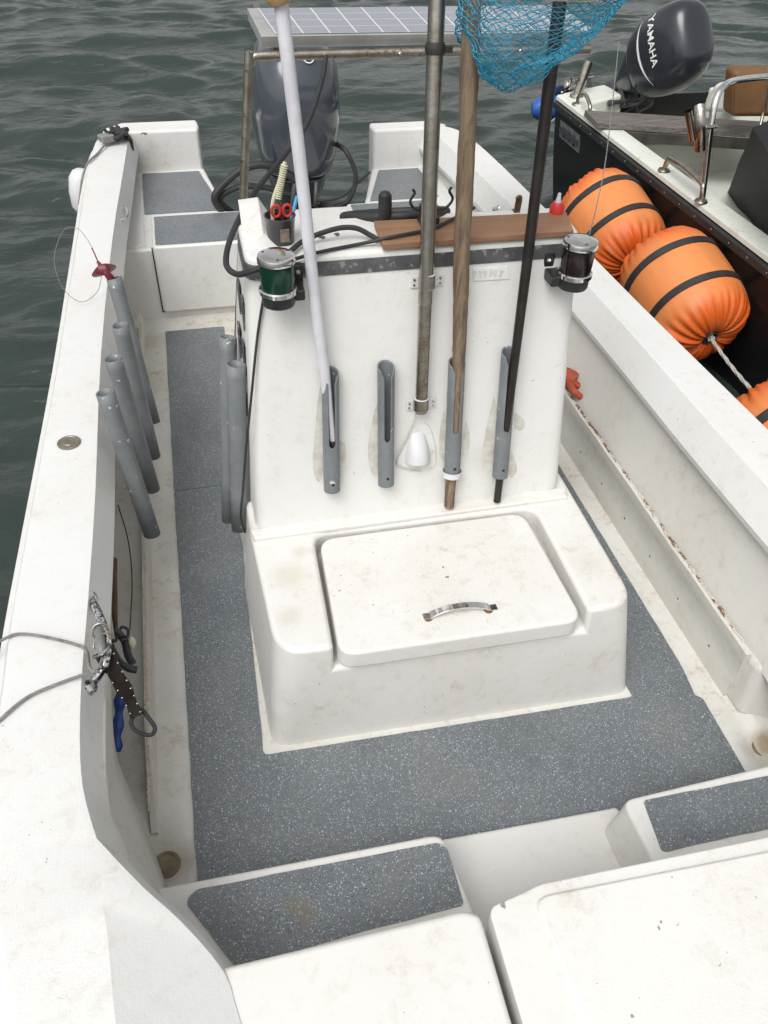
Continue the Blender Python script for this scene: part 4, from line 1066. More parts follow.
# ------------------------------------------------------------------ outboards
def cowl_mesh(levels, n=2.7, seg=44):
    """levels: (z, half width, front y, back y)"""
    secs = []
    L_ = [Vector((a,b,c,)) for a,b,c in ((0,0,0),)]
    zs = [l[0] for l in levels]; N = 34
    # smooth interpolation of levels
    pts = smooth_path([Vector((l[1], l[2], l[3])) for l in levels], 5); zz = smooth_path([Vector((l[0],0,0)) for l in levels], 5)
    for q, zq in zip(pts, zz):
        w, y0, y1 = q; z = zq.x; cy = (y0+y1)/2; h = (y1-y0)/2; ring = []
        for k in range(seg):
            a = 2*math.pi*k/seg; c, s = math.cos(a), math.sin(a)
            nn = n
            ring.append((max(w,.002)*math.copysign(abs(c)**(2/nn), c), cy+h*math.copysign(abs(s)**(2/nn), s), z))
        secs.append(ring)
    return secs
def outboard(name, label, loc, rot, cowlmat, own, scale=1.0):
    o = thing(name, label, 'outboard motor', loc, rot=rot); o.scale = (scale,)*3
    # local axes: +y points to the stern/away, z up, origin at clamp
    upper = [(.18,.150,-.14,.24),(.22,.178,-.18,.29),(.34,.202,-.22,.34),(.48,.212,-.235,.35),(.60,.205,-.22,.34),(.70,.180,-.17,.31),(.755,.130,-.10,.26),(.775,.06,-.02,.20),(.778,.003,.08,.10)]
    lower = [(-.05,.075,-.06,.10),(.02,.105,-.09,.15),(.10,.135,-.12,.20),(.165,.152,-.14,.24),(.175,.146,-.135,.235)]
    bm = loft(BM(), cowl_mesh(upper), closed=True, capends=True)
    c = link('cowl', bm, cowlmat, o, local=True, ang=60)
    bm = loft(BM(), cowl_mesh(lower), closed=True, capends=True); link('lower_cowl', bm, cowlmat if own else COWLB, o, local=True, ang=60)
    bm = BM(); tube(bm, [(0,.02,-.02),(0,.05,-.25),(0,.07,-.50)], .06, 20, radf=lambda s: 1.1-.25*s); box(bm, (0,.12,-.52), (.16,.30,.018)); link('midsection', bm, MOTORG if own else MOTORD, o, local=True, bevel=.004)
    secs = []
    for z, y0, y1, w in ((-.50,-.02,.16,.035),(-.62,-.03,.15,.03),(-.70,-.05,.20,.045),(-.74,-.06,.22,.05),(-.78,-.05,.20,.04),(-.88,.02,.14,.008)):
        secs.append([(w*math.cos(a), (y0+y1)/2+(y1-y0)/2*math.sin(a), z) for a in np.linspace(0, 2*math.pi, 21)[:-1]])
    link('gearcase', loft(BM(), secs, closed=True, capends=True), MOTORG, o, local=True)
    bm = BM(); lathe(bm, [(.045,0),(.04,.06),(.015,.09)], (0,.21,-.73), (0,1,0), seg=20)
    for k in range(3):
        a = 2.094*k; d = Vector((math.cos(a),0,math.sin(a))); e = Vector((-math.sin(a),0,math.cos(a)))
        secs = []
        for j in range(7):
            s = j/6; w = .055*math.sin(math.pi*(.12+.80*s)); p_ = Vector((0,.24,-.73))+d*(.03+.10*s)
            secs.append([p_+e*w+V(0,-.025,0), p_+V(0,.003,0), p_-e*w+V(0,.025,0), p_+V(0,-.004,0)])
        loft(bm, secs, closed=True, capends=True)
    link('propeller', bm, STEEL, o, local=True)
    bm = BM()
    for s in (-1,1): box(bm, (s*.085,-.10,-.13), (.022,.13,.30)); 
    box(bm, (0,-.15,-.03), (.20,.03,.05)); tube(bm, [(-.19,-.13,.01),(.19,-.13,.01)], .016, 14, straight=True); tube(bm, [(-.19,-.13,.01),(-.24,-.13,.01)], .024, 12, straight=True); tube(bm, [(.15,-.13,.01),(.20,-.13,.01)], .026, 12, straight=True)
    box(bm, (0,-.07,-.1), (.09,.12,.26))
    link('clamp_bracket', bm, MOTORD, o, local=True, bevel=.005)
    bm = BM(); tube(bm, [(0.03,-.14,-.02),(.02,-.22,.03),(.015,-.26,.05)], .013, 10); tube(bm, [(.19,-.13,.01),(.17,-.19,.03),(.02,-.23,.03)], .009, 8); tube(bm, [(-.05,-.15,.0),(-.05,-.19,.12),(-.03,-.17,.2)], .012, 8); tube(bm, [(.07,-.15,.0),(.06,-.2,.1),(.07,-.17,.18)], .010, 8)
    link('steering_link', bm, MOTORD, o, local=True)
    return o, c
mq = at(305,205,y=4.14)
own, owc = outboard('outboard_motor', 'blue grey outboard motor on the stern of the white boat', (.565, 4.22, .265), Matrix.Rotation(.03,3,'Y').to_quaternion(), COWL, True, 1.02)
# emblem ring with a simple trident mark
bm = BM(); ce = V(.035,-.160,.728)
nrm = V(0,-.86,.5).normalized(); tang = V(0,.5,.86).normalized(); sidev = V(1,0,0)
lathe(bm, [(.0225,-.01),(.0225,.003),(.026,.003),(.026,-.01)], ce, tuple(nrm), seg=32, capb=False, capt=False)
for a in (90, 210, 330):
    d = sidev*math.cos(math.radians(a))+tang*math.sin(math.radians(a)); e = nrm.cross(d)
    tube(bm, [ce+nrm*.004-d*.004, ce+nrm*.004+d*.010], .0012, 6, straight=True)
    for k in (-1,1): tube(bm, [ce+nrm*.004+d*.009, ce+nrm*.004+d*.012+e*k*.0042, ce+nrm*.004+d*.021+e*k*.0042], .0012, 6, straight=True)
link('emblem', bm, WHITEM, owc, local=True)
# rigging hoses of the own motor
for lab, pts, r in (('black hose bundle arcing left of the blue grey outboard', [at(300,183,y=4.04),at(272,166,y=4.04),at(245,168,y=4.03),at(224,184,y=4.02),at(215,200,y=4.0),at(232,222,y=4.02)], .019),
               ('lower black hose curving into the left side of the motor well', [at(292,195,y=4.05),at(262,187,y=4.04),at(236,188,y=4.03),at(220,200,y=4.02),at(236,215,y=4.05)], .014),
               ('black hose looping right of the blue grey outboard cowl', [(.76,4.12,.60),(.80,4.05,.58),(.84,4.02,.47),(.80,4.02,.35),(.70,4.05,.31),(.62,4.05,.33)], .012),
               ('black steering cable crossing to the right of the motor well', [(.62,4.02,.36),(.75,4.02,.37),(.86,4.05,.43),(.93,4.1,.46)], .007),
               ('black hose dropping to the splash tray right of the outboard', [(.66,4.05,.34),(.78,4.0,.28),(.86,4.02,.12)], .014)):
    o = cable('rigging_hose', lab, [Vector(p_) for p_ in pts], r); o['group'] = 'hoses round the blue grey outboard'

# ------------------------------------------------------------------ small things on the white boat
# strap bundle and cord on the stern corner
p = at(112,140,z=.56); sbn = thing('strap_bundle', 'knotted black strap and buckle on the white stern corner', 'strap', p)
bm = BM()
for k in range(7):
    c_ = [p+V(rnd.uniform(-.05,.09), rnd.uniform(-.06,.08), rnd.uniform(.005,.05)) for _ in range(6)]
    tube(bm, c_, rnd.uniform(.006,.011), 8)
link('knotted_strap', bm, mat('black_webbing', (.02,.02,.02), .85, var=(.06,.06,.06), vscale=90, bump=.6), sbn)
bm = BM(); box(bm, p+V(-.022,-.045,.025), (.07,.06,.035), Matrix.Rotation(.5,3,'Z')); link('buckle', bm, mat('grey_buckle', (.16,.17,.16), .5, var=(.3,.3,.28), vscale=80), sbn, bevel=.008)
bm = BM(); tube(bm, [p+V(.07,.0,.02), at(129,140,z=.54), at(131,150,z=.50)], .017, 10); link('strap_tail', bm, BLACKR, sbn)
cable('lashing_line', 'thin grey cord trailing down the outside of the stern corner', [p+V(-.02,-.05,.01), at(98,153,z=.558), at(88,163,z=.556), at(82,180,z=.50), at(79,205,z=.4)], .005, ROPEG)
# white fender outside
q = at(81,192,z=.40); bm = lathe(BM(), [(.01,-.11),(.035,-.10),(.055,-.07),(.062,0),(.055,.07),(.035,.10),(.015,.11)], q+V(.005,0,0), (0.1,.15,1), seg=28)
fe = link('white_fender', bm, WHITEP); tag(fe, 'white fender hanging outside the left stern of the white boat', 'fender')
# squid jig in the far left holder, line
jt = at(*SL[0][0], z=.71)
lj = thing('fishing_lure', 'maroon winged lure with line stuck in the farthest left rod holder', 'fishing lure', jt)
bm = BM(); b0 = at(104,270,z=.74); 
tube(bm, [jt+V(0,0,-.02), b0, at(98,262,z=.72)], .010, 10, radf=lambda s: 1.5-1.0*s)
tube(bm, [at(94,275,z=.69), b0+V(0,0,.002), at(114,267,z=.69)], .011, 10, radf=lambda s: .7+.9*math.sin(math.pi*s)); link('lure_body', bm, MAROON, lj)
bm = BM(); tube(bm, [at(98,262,z=.72), at(90,244,z=.76), at(78,229,z=.78), at(64,230,z=.76), at(55,252,z=.70), at(56,272,z=.66), at(66,292,z=.60), at(82,302,z=.57), at(97,292,z=.57), at(102,275,z=.62)], .0011, 6); link('line', bm, ROPEG, lj)
bm = BM(); tube(bm, [at(99,264,z=.72), at(92,248,z=.755)], .0022, 6, straight=True); link('hook_wire', bm, MAROON, lj)
# stick of the jig rod in the holder (black rod down the first holder)
# twisted wire rope round the handle
wr = thing('mooring_rope', 'thin twisted grey rope looped round the chrome handle', 'rope', at(95,660,z=.56))
bm = BM(); twist_rope(bm, [at(-70,690,z=.47), at(-20,655,z=.54), at(2,640,z=.556), at(20,634,z=.557), at(50,638,z=.557), at(80,646,z=.557), at(87,652,z=.56), at(90,668,z=.575), at(99,672,z=.585)], .0036, .018)
twist_rope(bm, [at(-60,800,z=.45), at(-20,742,z=.54), at(2,718,z=.556), at(28,697,z=.557), at(60,683,z=.558), at(85,674,z=.565), at(98,668,z=.585), at(104,655,z=.575)], .0036, .018)
link('rope_strands', bm, ROPEG, wr)
# fish gripper with carabiner
g = thing('fish_gripper', 'dark studded gripper strap with a black carabiner on the chrome handle', 'strap', at(103,640,z=.58))
bm = BM(); spts = [at(103,650,z=.57), at(112,668,z=.54), at(122,685,z=.50), at(130,700,z=.46), at(137,716,z=.43)]
P_ = smooth_path(spts, 6); secs = []
for i, (p_, (tt,u,v)) in enumerate(zip(P_, frames(P_))):
    wv = Vector((1,0,.1)); wv = (wv-tt*wv.dot(tt)).normalized(); nv = tt.cross(wv); s = i/(len(P_)-1); w = .019-.007*s+.002*math.sin(s*14)
    secs.append([p_+wv*w+nv*.005, p_-wv*w+nv*.005, p_-wv*w-nv*.005, p_+wv*w-nv*.005])
loft(bm, secs, closed=True, capends=True); stp = link('studded_strap', bm, LEATH, g, bevel=.002)
for i in range(2, len(P_)-1, 3):
    for s in (-1,1):
        p_ = P_[i]; sg_ = i/(len(P_)-1); bm = BM(); bmesh.ops.create_uvsphere(bm, u_segments=8, v_segments=6, radius=.0028)
        bmesh.ops.translate(bm, vec=p_+V(s*(.018-.008*sg_), -.003, .007), verts=bm.verts[:]); link('stud', bm, STEEL, stp)
bm = BM(); cp_ = [at(136,712,z=.43), at(131,722,z=.42), at(136,731,z=.41), at(150,735,z=.40), at(155,728,z=.41), at(147,716,z=.42), at(142,710,z=.43), at(136,712,z=.43)]
tube(bm, cp_, .0048, 10); link('carabiner', bm, BLACK, g)
bm = BM()
for k in range(3):
    c_ = at(101,632+10*k,z=.585); tube(bm, [c_+V(.018*math.cos(a), .012*math.sin(a), .014*math.sin(a+k)) for a in np.linspace(0,2*math.pi,13)], .0028, 8)
link('split_ring', bm, STEEL, g)
bm = BM(); tube(bm, [at(99,628,z=.585), at(101,645,z=.59), at(103,655,z=.58)], .0095, 12); link('steel_barrel', bm, MOTORG, g)
# knives / pliers hanging into the trough
pl = thing('pliers', 'black handled pliers hanging below the chrome handle in the trough', 'pliers', at(120,650,z=.3))
bm = BM(); tube(bm, [at(112,628,z=.40), at(124,640,z=.34), at(128,655,z=.32), at(133,664,z=.31)], .010, 10); tube(bm, [at(110,645,z=.42), at(118,660,z=.36), at(128,668,z=.33), at(137,670,z=.32)], .009, 10)
tube(bm, [at(119,632,z=.36), at(122,627,z=.36), at(128,630,z=.35), at(127,638,z=.35), at(121,640,z=.36)], .004, 8); link('grips', bm, BLACK, pl)
bm = BM(); tube(bm, [at(112,640,z=.40), at(108,612,z=.42)], .007, 8, straight=True); link('jaws', bm, STEEL, pl)
bt = thing('blue_tool', 'blue plastic tool lying in the left side trough', 'tool', at(118,720,z=.1))
bm = BM(); tube(bm, [at(121,690,z=.16), at(119,712,z=.12), at(117,735,z=.09), at(116,752,z=.07)], .013, 10, radf=lambda s: .8+.5*math.sin(s*9)**2); link('tool_body', bm, BLUE, bt)
kb_ = thing('wooden_stick', 'dark wooden stick standing in the left side trough', 'stick', at(113,600,z=.1))
bm = BM(); tube(bm, [at(113,560,z=.42), at(114,640,z=.10)], .011, 10, straight=True); link('stick', bm, wood('dark_stick', (.05,.03,.02), (.16,.10,.06)), kb_)
cable('fishing_line', 'thin dark line hanging against the left side lining', [at(118,505,z=.42), at(128,540,z=.28), at(132,580,z=.16), at(130,630,z=.08)], .0018)
bkt = thing('cream_float', 'small cream float beside the black pliers in the trough', 'float', at(131,644,z=.3))
bm = BM(); lathe(bm, [(.003,-.018),(.009,-.008),(.0095,.006),(.004,.016)], at(132,643,z=.33), (.2,.3,1), seg=14); link('float_body', bm, YELLOWB, bkt)
# glove on the right trough board
gp = at(580,384,z=.20); gv_ = thing('rubber_glove', 'orange rubber glove lying in the right trough behind the console', 'glove', gp)
bm = BM(); w0 = at(560,372,z=.24)
tube(bm, [w0, at(568,377,z=.235), at(575,382,z=.225)], .036, 14, radf=lambda s: .85+.25*s)
for (ax_, ay_), l_ in (((573,372),(580,377)),((576,378),(585,383)),((577,385),(587,391)),((573,390),(582,398))):
    tube(bm, [at(568,378,z=.23), at(ax_,ay_,z=.235), at(*l_,z=.215)], .0155, 10, radf=lambda s: 1.05-.25*s)
lathe(bm, [(.001,-.010),(.0125,-.004),(.0125,.004),(.001,.010)], at(587,391,z=.213), seg=10)
link('glove_body', bm, ORG, gv_, sub=1)

# ------------------------------------------------------------------ buoys between the boats
def make_buoy(label):
    o = thing('orange_buoy', label, 'buoy', (0,0,0), 'orange buoys strung between the boats')
    bm = BM(); secs = []; SEG = 192; R0 = .245; H = .30
    prof = []
    for k in range(10): 
        a = k/9*math.pi/2; prof.append((H-.0-(1-math.sin(a))*0+ .0, 0))
    prof = [(-.262,.032),(-.285,.045),(-.298,.075),(-.300,.11),(-.290,.15),(-.270,.185),(-.240,.212),(-.20,.232),(-.15,.242),(-.08,.246),(0,.247),(.08,.246),(.15,.242),(.20,.232),(.240,.212),(.270,.185),(.290,.15),(.300,.11),(.298,.075),(.285,.045),(.262,.032)]
    ph = [rnd.uniform(0,6.28) for _ in range(4)]
    P_ = smooth_path([Vector((x,0,r)) for x,r in prof], 3)
    for p_ in P_:
        x, r = p_.x, p_.z; e = max(0, (abs(x)-.12)/.14)*min(1, max(0, (.25-r)/.03+.5)); ring = []
        for k in range(SEG):
            a = 2*math.pi*k/SEG
            w = (.45*math.sin(19*a+ph[0]+2.5*math.sin(3*a))+.45*math.sin(33*a+ph[1]+3*math.sin(2*a))+.3*math.sin(11*a+ph[2]+1.5*math.sin(4*a))+.7*noise.noise(V(math.cos(a)*5,math.sin(a)*5,r*6+x)))
            pl_ = w*.0085*min(e,1)*min(1, r/.08)*(1 if r < .225 else .5)
            rr = r+pl_*.35+.003*noise.noise(V(x*6, math.cos(a)*2, math.sin(a)*2)); xx = x+math.copysign(1,x)*pl_
            ring.append((xx, rr*math.cos(a), rr*math.sin(a)))
        secs.append(ring)
    link('buoy_body', loft(bm, secs, closed=True, capends=True), BUOY, o, local=True, ang=80)
    for x in (-.115, .115):
        bm = BM(); secs = []
        for dx, dr in ((-.018,-.002),(-.018,.0045),(.018,.0045),(.018,-.002)):
            secs.append([(x+dx+.004*math.sin(3*a+x), (.2475+dr)*math.cos(a), (.2475+dr)*math.sin(a)) for a in np.linspace(0,2*math.pi,65)[:-1]])
        loft(bm, secs, closed=True); link('strap_band', bm, BLACKR, o, local=True)
    for s in (-1,1):
        bm = BM(); lathe(bm, [(.034,0),(.040,.012),(.036,.02),(.026,.012),(.022,-.01)], (s*.272,0,0), (s,0,0), seg=24); link('end_collar', bm, MOTORD, o, local=True)
        bm = BM(); tube(bm, [(s*.27+s*.03*math.sin(k*1.3)*.5+s*.012, .013*math.cos(k*2.1), .013*math.sin(k*2.1)) for k in range(7)], .008, 8); link('rope_knot', bm, ROPEW, o, local=True)
    return o
def copy_tree(o, parent=None):
    c = o.copy(); COL.objects.link(c)
    if parent: c.parent = parent
    for ch in list(o.children): copy_tree(ch, c)
    return c
bpos = []
for i, (c_, nr, lab) in enumerate((((611,229), (627,243), 'farthest orange buoy, nearest the board, with white knot at its end'),
                                   ((682,295), (706,338), 'middle orange buoy with a pale rope leaving its end'),
                                   ((804,460), (815,480), 'nearest orange buoy, cut off by the right picture edge'))):
    cc_ = at(*c_, z=.13); e_ = at(*nr, z=.02)
    ax = (e_-cc_).normalized(); ax = (Vector((.10,-.93,-.30))).normalized() if i < 2 else Vector((.05,-.96,-.22)).normalized()
    if i == 0: proto = make_buoy(lab); o = proto
    else: o = copy_tree(proto); 
    o['label'] = lab; o.location = cc_; o.rotation_mode = 'QUATERNION'; o.rotation_quaternion = Vector((1,0,0)).rotation_difference(ax) @ Matrix.Rotation(1.3*i,3,'X').to_quaternion()
    bpos.append((cc_, ax))
for i, lab in ((0, 'short pale rope joining the two farther orange buoys'), (1, 'pale rope from the middle orange buoy to the nearest one')):
    a = bpos[i][0]+bpos[i][1]*.28; b = bpos[i+1][0]-bpos[i+1][1]*.28
    bm = BM(); twist_rope(bm, [a, a.lerp(b,.5)+V(0,0,-.01), b], .0085, .035, sm=10); o = link('buoy_rope', bm, ROPEW); tag(o, lab, 'rope')
cable('hanging_line', 'thin pale line hanging from above down behind the console corner', [at(619,42,y=3.3), at(607,150,y=2.7), at(598,200,y=2.5), at(588,240,z=1.0)], .0018, ROPEG)

# ------------------------------------------------------------------ the black neighbour boat
ob = thing('moored_boat', 'black hulled boat with cream gunwale moored on the right', 'boat', (3.3, 4.0, 0))
GZ = .42
o0, o1 = at(768,257,z=GZ), at(557,96,z=GZ); od = (o1-o0).normalized(); on = Vector((od.y, -od.x, 0))   # on: towards the other boat's inside
def OB(s, w, z): p_ = o1-od*s+on*w; return Vector((p_.x, p_.y, z))    # s metres forward from the stern corner, w metres inboard
LEN = 6.0; BEAM = 1.9
def hsec(s):
    t = max(0, (s-3.6)/(LEN-3.6)); k = BEAM/2*t**2
    return k
secs = []; inn = []; rub = []
for s in np.linspace(0, LEN, 30):
    k = hsec(s)
    secs.append([OB(s,k+.16,-.6), OB(s,k+.05,0), OB(s,k,GZ-.05), OB(s,k,GZ-.012)])
bm = loft(BM(), secs); 
s2 = [[Vector((0,0,0))+OB(s, BEAM-w_, z_) for (w_, z_) in ((hsec(s)+.16,-.6),(hsec(s)+.05,0),(hsec(s),GZ-.05),(hsec(s),GZ-.012))] for s in np.linspace(0,LEN,30)]
loft(bm, s2)
a_ = [OB(0,.16,-.6),OB(0,.05,0),OB(0,0,GZ-.012),OB(0,BEAM,GZ-.012),OB(0,BEAM-.05,0),OB(0,BEAM-.16,-.6)]
bm.faces.new([bm.verts.new(p_) for p_ in a_])
link('hull', bm, HULLB, ob, ang=60)
for side in (0, 1):
    f_ = (lambda s, w, z: OB(s, w, z)) if side == 0 else (lambda s, w, z: OB(s, BEAM-w, z))
    bm = loft(BM(), [[f_(s,hsec(s)-.004,GZ-.020), f_(s,hsec(s)-.002,GZ+.0), f_(s,hsec(s)+.010,GZ+.008), f_(s,hsec(s)+.115,GZ+.012), f_(s,hsec(s)+.125,GZ), f_(s,hsec(s)+.13,GZ-.06), f_(s,hsec(s)+.15,.02)] for s in np.linspace(0,LEN,30)])
    link('gunwale', bm, PEDG, ob, ang=40)
    bm = loft(BM(), [[f_(s,hsec(s)-.003,GZ-.075), f_(s,hsec(s)-.018,GZ-.070), f_(s,hsec(s)-.020,GZ-.035), f_(s,hsec(s)-.003,GZ-.028)] for s in np.linspace(0,LEN,30)]); rb = link('rub_rail', bm, BLACKR, ob, ang=40)
    if side == 0:
        bm = BM()
        for s in np.arange(.3, 3.4, .16): lathe(bm, [(.006,0),(.004,.003)], f_(s,-.020,GZ-.052), tuple(-on), seg=8)
        link('rail_screws', bm, DSTEEL, rb)
bm = BM(); vs = [OB(.1,.14,.12),OB(.1,BEAM-.14,.12),OB(4.5,BEAM-.2,.12),OB(4.5,.15,.12)]; prism(bm, vs, [v_-V(0,0,.05) for v_ in vs]); link('cockpit_floor', bm, PEDG, ob)
# stern quarter and transom
bm = BM(); prism(bm, [OB(.01,.02,GZ+.02),OB(.01,.34,GZ+.07),OB(.26,.34,GZ+.07),OB(.30,.02,GZ+.02)], [OB(.02,.03,.3),OB(.02,.36,.3),OB(.30,.40,.0),OB(.30,.06,.0)]); link('quarter_deck', bm, PEDG, ob, bevel=.02, seg=3)
bm = BM(); prism(bm, [OB(-.02,BEAM-.75,GZ+.02),OB(-.02,BEAM,GZ+.02),OB(.30,BEAM,GZ+.02),OB(.30,BEAM-.72,GZ+.02)], [OB(-.02,BEAM-.78,0),OB(-.02,BEAM,0),OB(.34,BEAM,.0),OB(.34,BEAM-.78,0)]); link('quarter_deck', bm, PEDG, ob, bevel=.02, seg=3)
bm = BM(); prism(bm, [OB(-.02,.34,.24),OB(-.02,BEAM-.75,.24),OB(.30,BEAM-.75,.24),OB(.30,.34,.24)], [OB(-.02,.34,-.4),OB(-.02,BEAM-.75,-.4),OB(.30,BEAM-.75,-.4),OB(.30,.34,-.4)]); link('transom', bm, PEDG, ob, bevel=.02)
# bulkhead under the board
bm = BM(); prism(bm, [OB(.62,.13,GZ-.10),OB(.62,BEAM-.13,GZ-.10),OB(.70,BEAM-.13,GZ-.10),OB(.70,.13,GZ-.10)], [OB(.62,.13,0),OB(.62,BEAM-.13,0),OB(.72,BEAM-.13,0),OB(.72,.13,0)]); link('bulkhead', bm, PEDG, ob, bevel=.01)
# weathered boards across
wb = thing('weathered_plank', 'weathered grey plank bench lying across the black hulled boat', 'plank', OB(.5,.9,GZ))
b0, b1 = at(585,110,z=GZ+.045), at(775,122,z=GZ+.045)
b2, b3 = at(597,123,z=GZ+.045), at(775,136,z=GZ+.045)
bd_ = (b1-b0).normalized(); b1 = b0+bd_*1.35; b3 = b2+bd_*1.30
m0, m1 = b0.lerp(b2,.49), b1.lerp(b3,.49); n0_, n1_ = b0.lerp(b2,.52), b1.lerp(b3,.52)
for i, q in enumerate(((b0,b1,m1,m0),(n0_,n1_,b3,b2))):
    bm = BM(); prism(bm, [p_+V(0,0,.002*i) for p_ in q], [p_-V(0,0,.03) for p_ in q]); link('plank', bm, GREYW, wb, bevel=.003)
bm = BM(); b2a = b2+bd_*.16; prism(bm, [b2a+V(0,-.01,-.035), b3+V(0,-.01,-.035), b3+V(0,.02,-.035), b2a+V(0,.02,-.035)], [b2a+V(0,-.01,-.095), b3+V(0,-.01,-.095), b3+V(0,.02,-.095), b2a+V(0,.02,-.095)]); link('plank_apron', bm, mat('dark_paint', (.03,.028,.025), .5, var=(.09,.08,.07), vscale=15), wb, bevel=.003)
# rails
def fit(name, pts, r, m, feet=True):
    bm = BM(); tube(bm, pts, r, 12)
    o = link(name, bm, m, ob)
    if feet:
        for q in (pts[0], pts[-1]): link('rail_foot', lathe(BM(), [(.034,0),(.030,.008),(.018,.012)], Vector((q[0],q[1],q[2]-.002)), seg=18), DSTEEL, o)
    return o
g0_, g1_ = at(664,170,z=GZ+.015), at(701,201,z=GZ+.015)
fit('grab_rail', [g0_, g0_+V(0,-.01,.05), g0_.lerp(g1_,.10)+V(0,0,.075), g0_.lerp(g1_,.5)+V(0,0,.085), g0_.lerp(g1_,.90)+V(0,0,.075), g1_+V(0,.01,.05), g1_], .014, STEEL)
g0_, g1_ = at(577,104,z=GZ+.015), at(589,115,z=GZ+.015)
fit('grab_rail', [g0_, g0_+V(0,-.01,.05), g0_.lerp(g1_,.5)+V(0,0,.085), g1_+V(0,.01,.05), g1_], .012, STEEL)
g0_ = at(702,200,z=GZ+.012); yy = g0_.y
fit('tall_rail', [g0_, at(706,165,y=yy+.03), at(711,125,y=yy+.06), at(716,100,y=yy+.09), at(724,86,y=yy+.14), at(738,80,y=yy+.25), at(775,76,y=yy+.4)], .016, CHROME, False)
fit('brace_rail', [at(772,70,y=yy+.2), at(764,110,y=yy+.2), at(752,150,y=yy+.2), at(728,193,z=.10)], .008, DSTEEL, True)
q = at(700,150,y=yy+.02); q2 = at(700,106,y=yy+.02)
bm = BM(); tube(bm, [q, q2], .024, 16, straight=True, open_=True); o = link('steel_rod_holder', bm, STEEL, ob, solid=.003)
bm = BM(); tube(bm, [q2-V(.055,0,.02), q-V(.055,0,-.05)], .018, 14, straight=True, open_=True); 
tube(bm, [q.lerp(q2,.5), q.lerp(q2,.5)+V(.10,.02,0)], .010, 8, straight=True); link('holder_bracket', bm, STEEL, o)
# stern rod holder
q = at(577,96,z=GZ+.03); bm = BM(); tube(bm, [q, q+V(.05,.02,.20)], .030, 16, straight=True); tube(bm, [q+V(-.06,0,.10), q+V(.10,.02,.12)], .012, 8, straight=True); lathe(bm, [(.05,0),(.045,.015)], q, seg=16); link('stern_rod_holder', bm, STEEL, ob)
# number plate on hull side, worn
a_, b_ = at(571,127,z=.25), at(592,143,z=.25); sa = (o1-a_).dot(od); sb_ = (o1-b_).dot(od)
def HS(s, z): return OB(s, .05*(GZ-z)/GZ-.008, z)
bm = BM(); q = [HS(sa,.30),HS(sb_,.30),HS(sb_,.19),HS(sa,.19)]; prism(bm, q, [p_+on*.01 for p_ in q]); npl = link('name_plate', bm, PLATE, ob)
bm = BM(); 
for k in range(7):
    c_ = q[0].lerp(q[2], .0); s_ = sa+(sb_-sa)*(.10+.13*k); box(bm, HS(s_, .245)-on*.004, (.010,.045,.055 if k%2 else .035), Matrix.Rotation(.3*(k%3),3,'X'))
link('worn_lettering', bm, mat('worn_letters', (.04,.045,.05), .5), npl)
# black tarp over the console
tp_ = thing('black_cover', 'black tarp covered console in the neighbouring boat', 'cover', at(765,200,z=.1))
q = [at(753,128,z=.80), at(800,100,z=.80), at(850,170,z=.8), at(800,200,z=.8)]
bt_ = [at(727,193,z=.12), at(800,170,z=.12), at(900,260,z=.12), at(775,250,z=.12)]
bm = BM(); secs = []
def closed_ring(a, n=10):
    out = []
    for i in range(4):
        for k in range(n): out.append(a[i].lerp(a[(i+1)%4], k/n))
    return out
ra, rb_ = closed_ring(q), closed_ring(bt_)
for j in range(9):
    t_ = j/8; secs.append([p_.lerp(r_, t_)+V(.012*noise.noise(p_*8+V(0,0,t_*4)), .03*noise.noise(p_*6+V(t_*3,0,0)), 0) for p_, r_ in zip(ra, rb_)])
loft(bm, secs, closed=True, capends=True); link('tarp', bm, TARP, tp_)
# brown seat back
cu = thing('brown_cushion', 'brown vinyl seat back cushion on a steel rail', 'cushion', at(750,118,y=4.35))
a_, b_ = at(731,117,y=4.35), at(735,71,y=4.35)
bm = BM(); w_ = .5; secs = []
prism(bm, [V(b_.x,4.35,b_.z), V(b_.x+w_,4.30,b_.z), V(b_.x+w_,4.42,b_.z+.01), V(b_.x,4.47,b_.z+.01)], [V(a_.x,4.33,a_.z), V(a_.x+w_,4.28,a_.z), V(a_.x+w_,4.42,a_.z), V(a_.x,4.47,a_.z)])
link('cushion_pad', bm, BROWNC, cu, bevel=.035, seg=5)
bm = BM(); tube(bm, [V(b_.x-.003,4.36,b_.z-.02), V(a_.x-.003,4.34,a_.z+.02)], .004, 6, straight=True); link('piping', bm, BROWNC, cu)
# white seat base behind motor
bm = BM(); a_ = at(628,104,y=4.95); 
prism(bm, [at(715,84,y=4.9), at(728,80,y=4.9), at(735,80,y=5.1), at(718,84,y=5.1)], [at(702,112,y=4.9), at(740,112,y=4.9), at(740,110,y=5.2), at(705,110,y=5.2)]); link('motor_guard', bm, PEDG, ob, bevel=.03, seg=4)
# its tilted outboard
base = at(640,112,z=GZ+.02)
rotm = Matrix.Rotation(math.radians(14),3,'Z') @ Matrix.Rotation(math.radians(56),3,'X')
base = at(667,52,y=4.95) + Vector((-.066, .263, -.241))
oo, occ = outboard('outboard_motor', 'dark tilted outboard motor with white YAMAHA lettering on the moored boat', base, rotm.to_quaternion(), COWLB, False, .82)
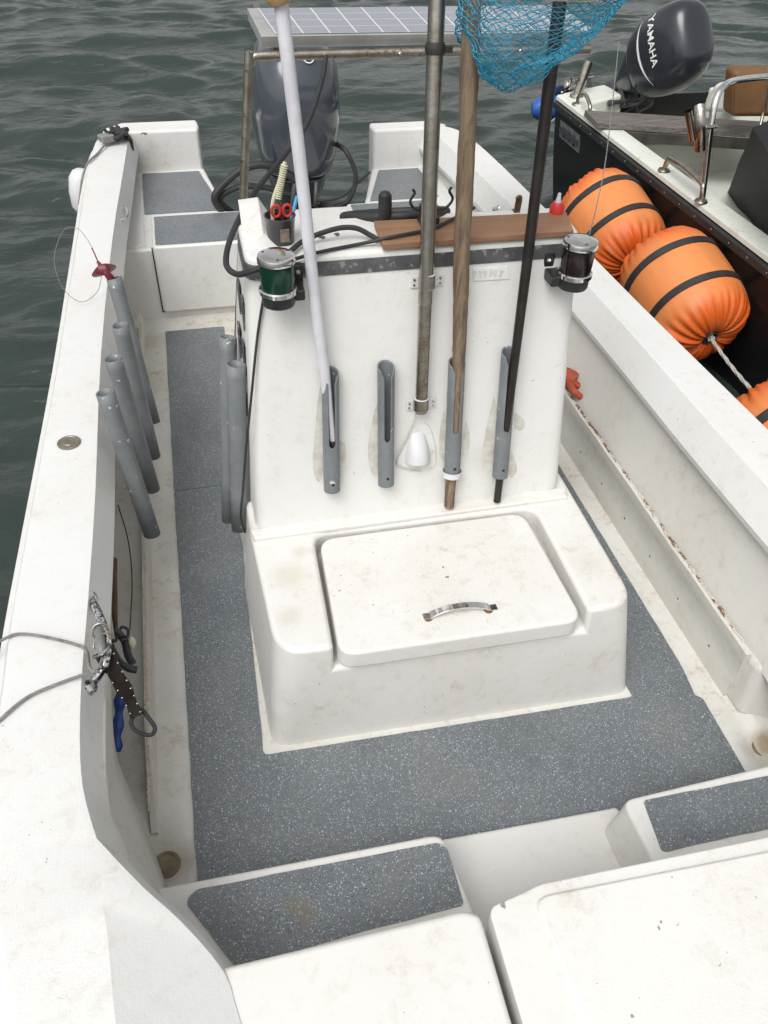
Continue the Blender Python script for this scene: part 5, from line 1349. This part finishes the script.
# lettering wrapped on the cowl
from mathutils.bvhtree import BVHTree
def letter_on(text, size, centre, outdir, textdir, parent, off=.0015):
    cu_ = bpy.data.curves.new('txt', 'FONT'); cu_.body = text; cu_.size = size; cu_.align_x = 'CENTER'; cu_.align_y = 'CENTER'; cu_.resolution_u = 3; cu_.offset = .0012
    to = bpy.data.objects.new('txt', cu_); COL.objects.link(to)
    dg = bpy.context.evaluated_depsgraph_get(); me = bpy.data.meshes.new_from_object(to.evaluated_get(dg)); bpy.data.objects.remove(to)
    bm = BM(); bm.from_mesh(me); bmesh.ops.triangulate(bm, faces=bm.faces[:])
    bmesh.ops.subdivide_edges(bm, edges=[e for e in bm.edges if e.calc_length() > size*.25], cuts=2)
    b2 = BM(); b2.from_mesh(parent.data); tree = BVHTree.FromBMesh(b2)
    td = Vector(textdir).normalized(); od_ = Vector(outdir).normalized(); up_ = od_.cross(td).normalized()
    for v_ in bm.verts:
        w_ = Vector(centre)+td*v_.co.x+up_*v_.co.y+od_*.4
        hit = tree.ray_cast(w_, -od_)
        if hit[0] is not None: v_.co = hit[0]+od_*off
        else: v_.co = w_-od_*.4
    b2.free(); return bm
bm = letter_on('YAMAHA', .085, (0,.12,.51), (-1,0,.0), (0,-1,0), occ); link('lettering', bm, WHITEM, occ, local=True, smooth=False)
# white swoosh stripe
b2 = BM(); b2.from_mesh(occ.data); tree = BVHTree.FromBMesh(b2); bm = BM(); secs = []
for k in range(25):
    t_ = k/24; y_ = .30-.46*t_; z_ = .40-.05*math.sin(math.pi*t_)+.03*t_; w_ = .010*math.sin(math.pi*min(1,t_+.02))+.002
    row = []
    for s in (-1,1):
        h_ = tree.ray_cast(Vector((-.6,y_,z_+s*w_)), Vector((1,0,0)))
        row.append((h_[0] if h_[0] is not None else Vector((-.2,y_,z_)))+V(-.002,0,0))
    secs.append(row)
loft(bm, secs); b2.free(); link('stripe', bm, WHITEM, occ, local=True, smooth=False)
# blue fender at its stern
q = at(549,108,z=.22); bm = lathe(BM(), [(.01,-.13),(.05,-.12),(.075,-.08),(.08,0),(.075,.08),(.05,.12),(.01,.13)], q, (.95,-.25,.1), seg=28)
bf = thing('blue_fender', 'blue fender hung at the stern corner of the black boat', 'fender', q); link('fender_body', bm, BLUEF, bf)
bm = BM(); tube(bm, [at(562,92,z=GZ), at(562,102,z=.33), at(560,113,z=.25), at(556,118,z=.2), at(551,122,z=.16)], .007, 8); link('fender_rope', bm, ROPEW, bf)

S.render.film_transparent = False
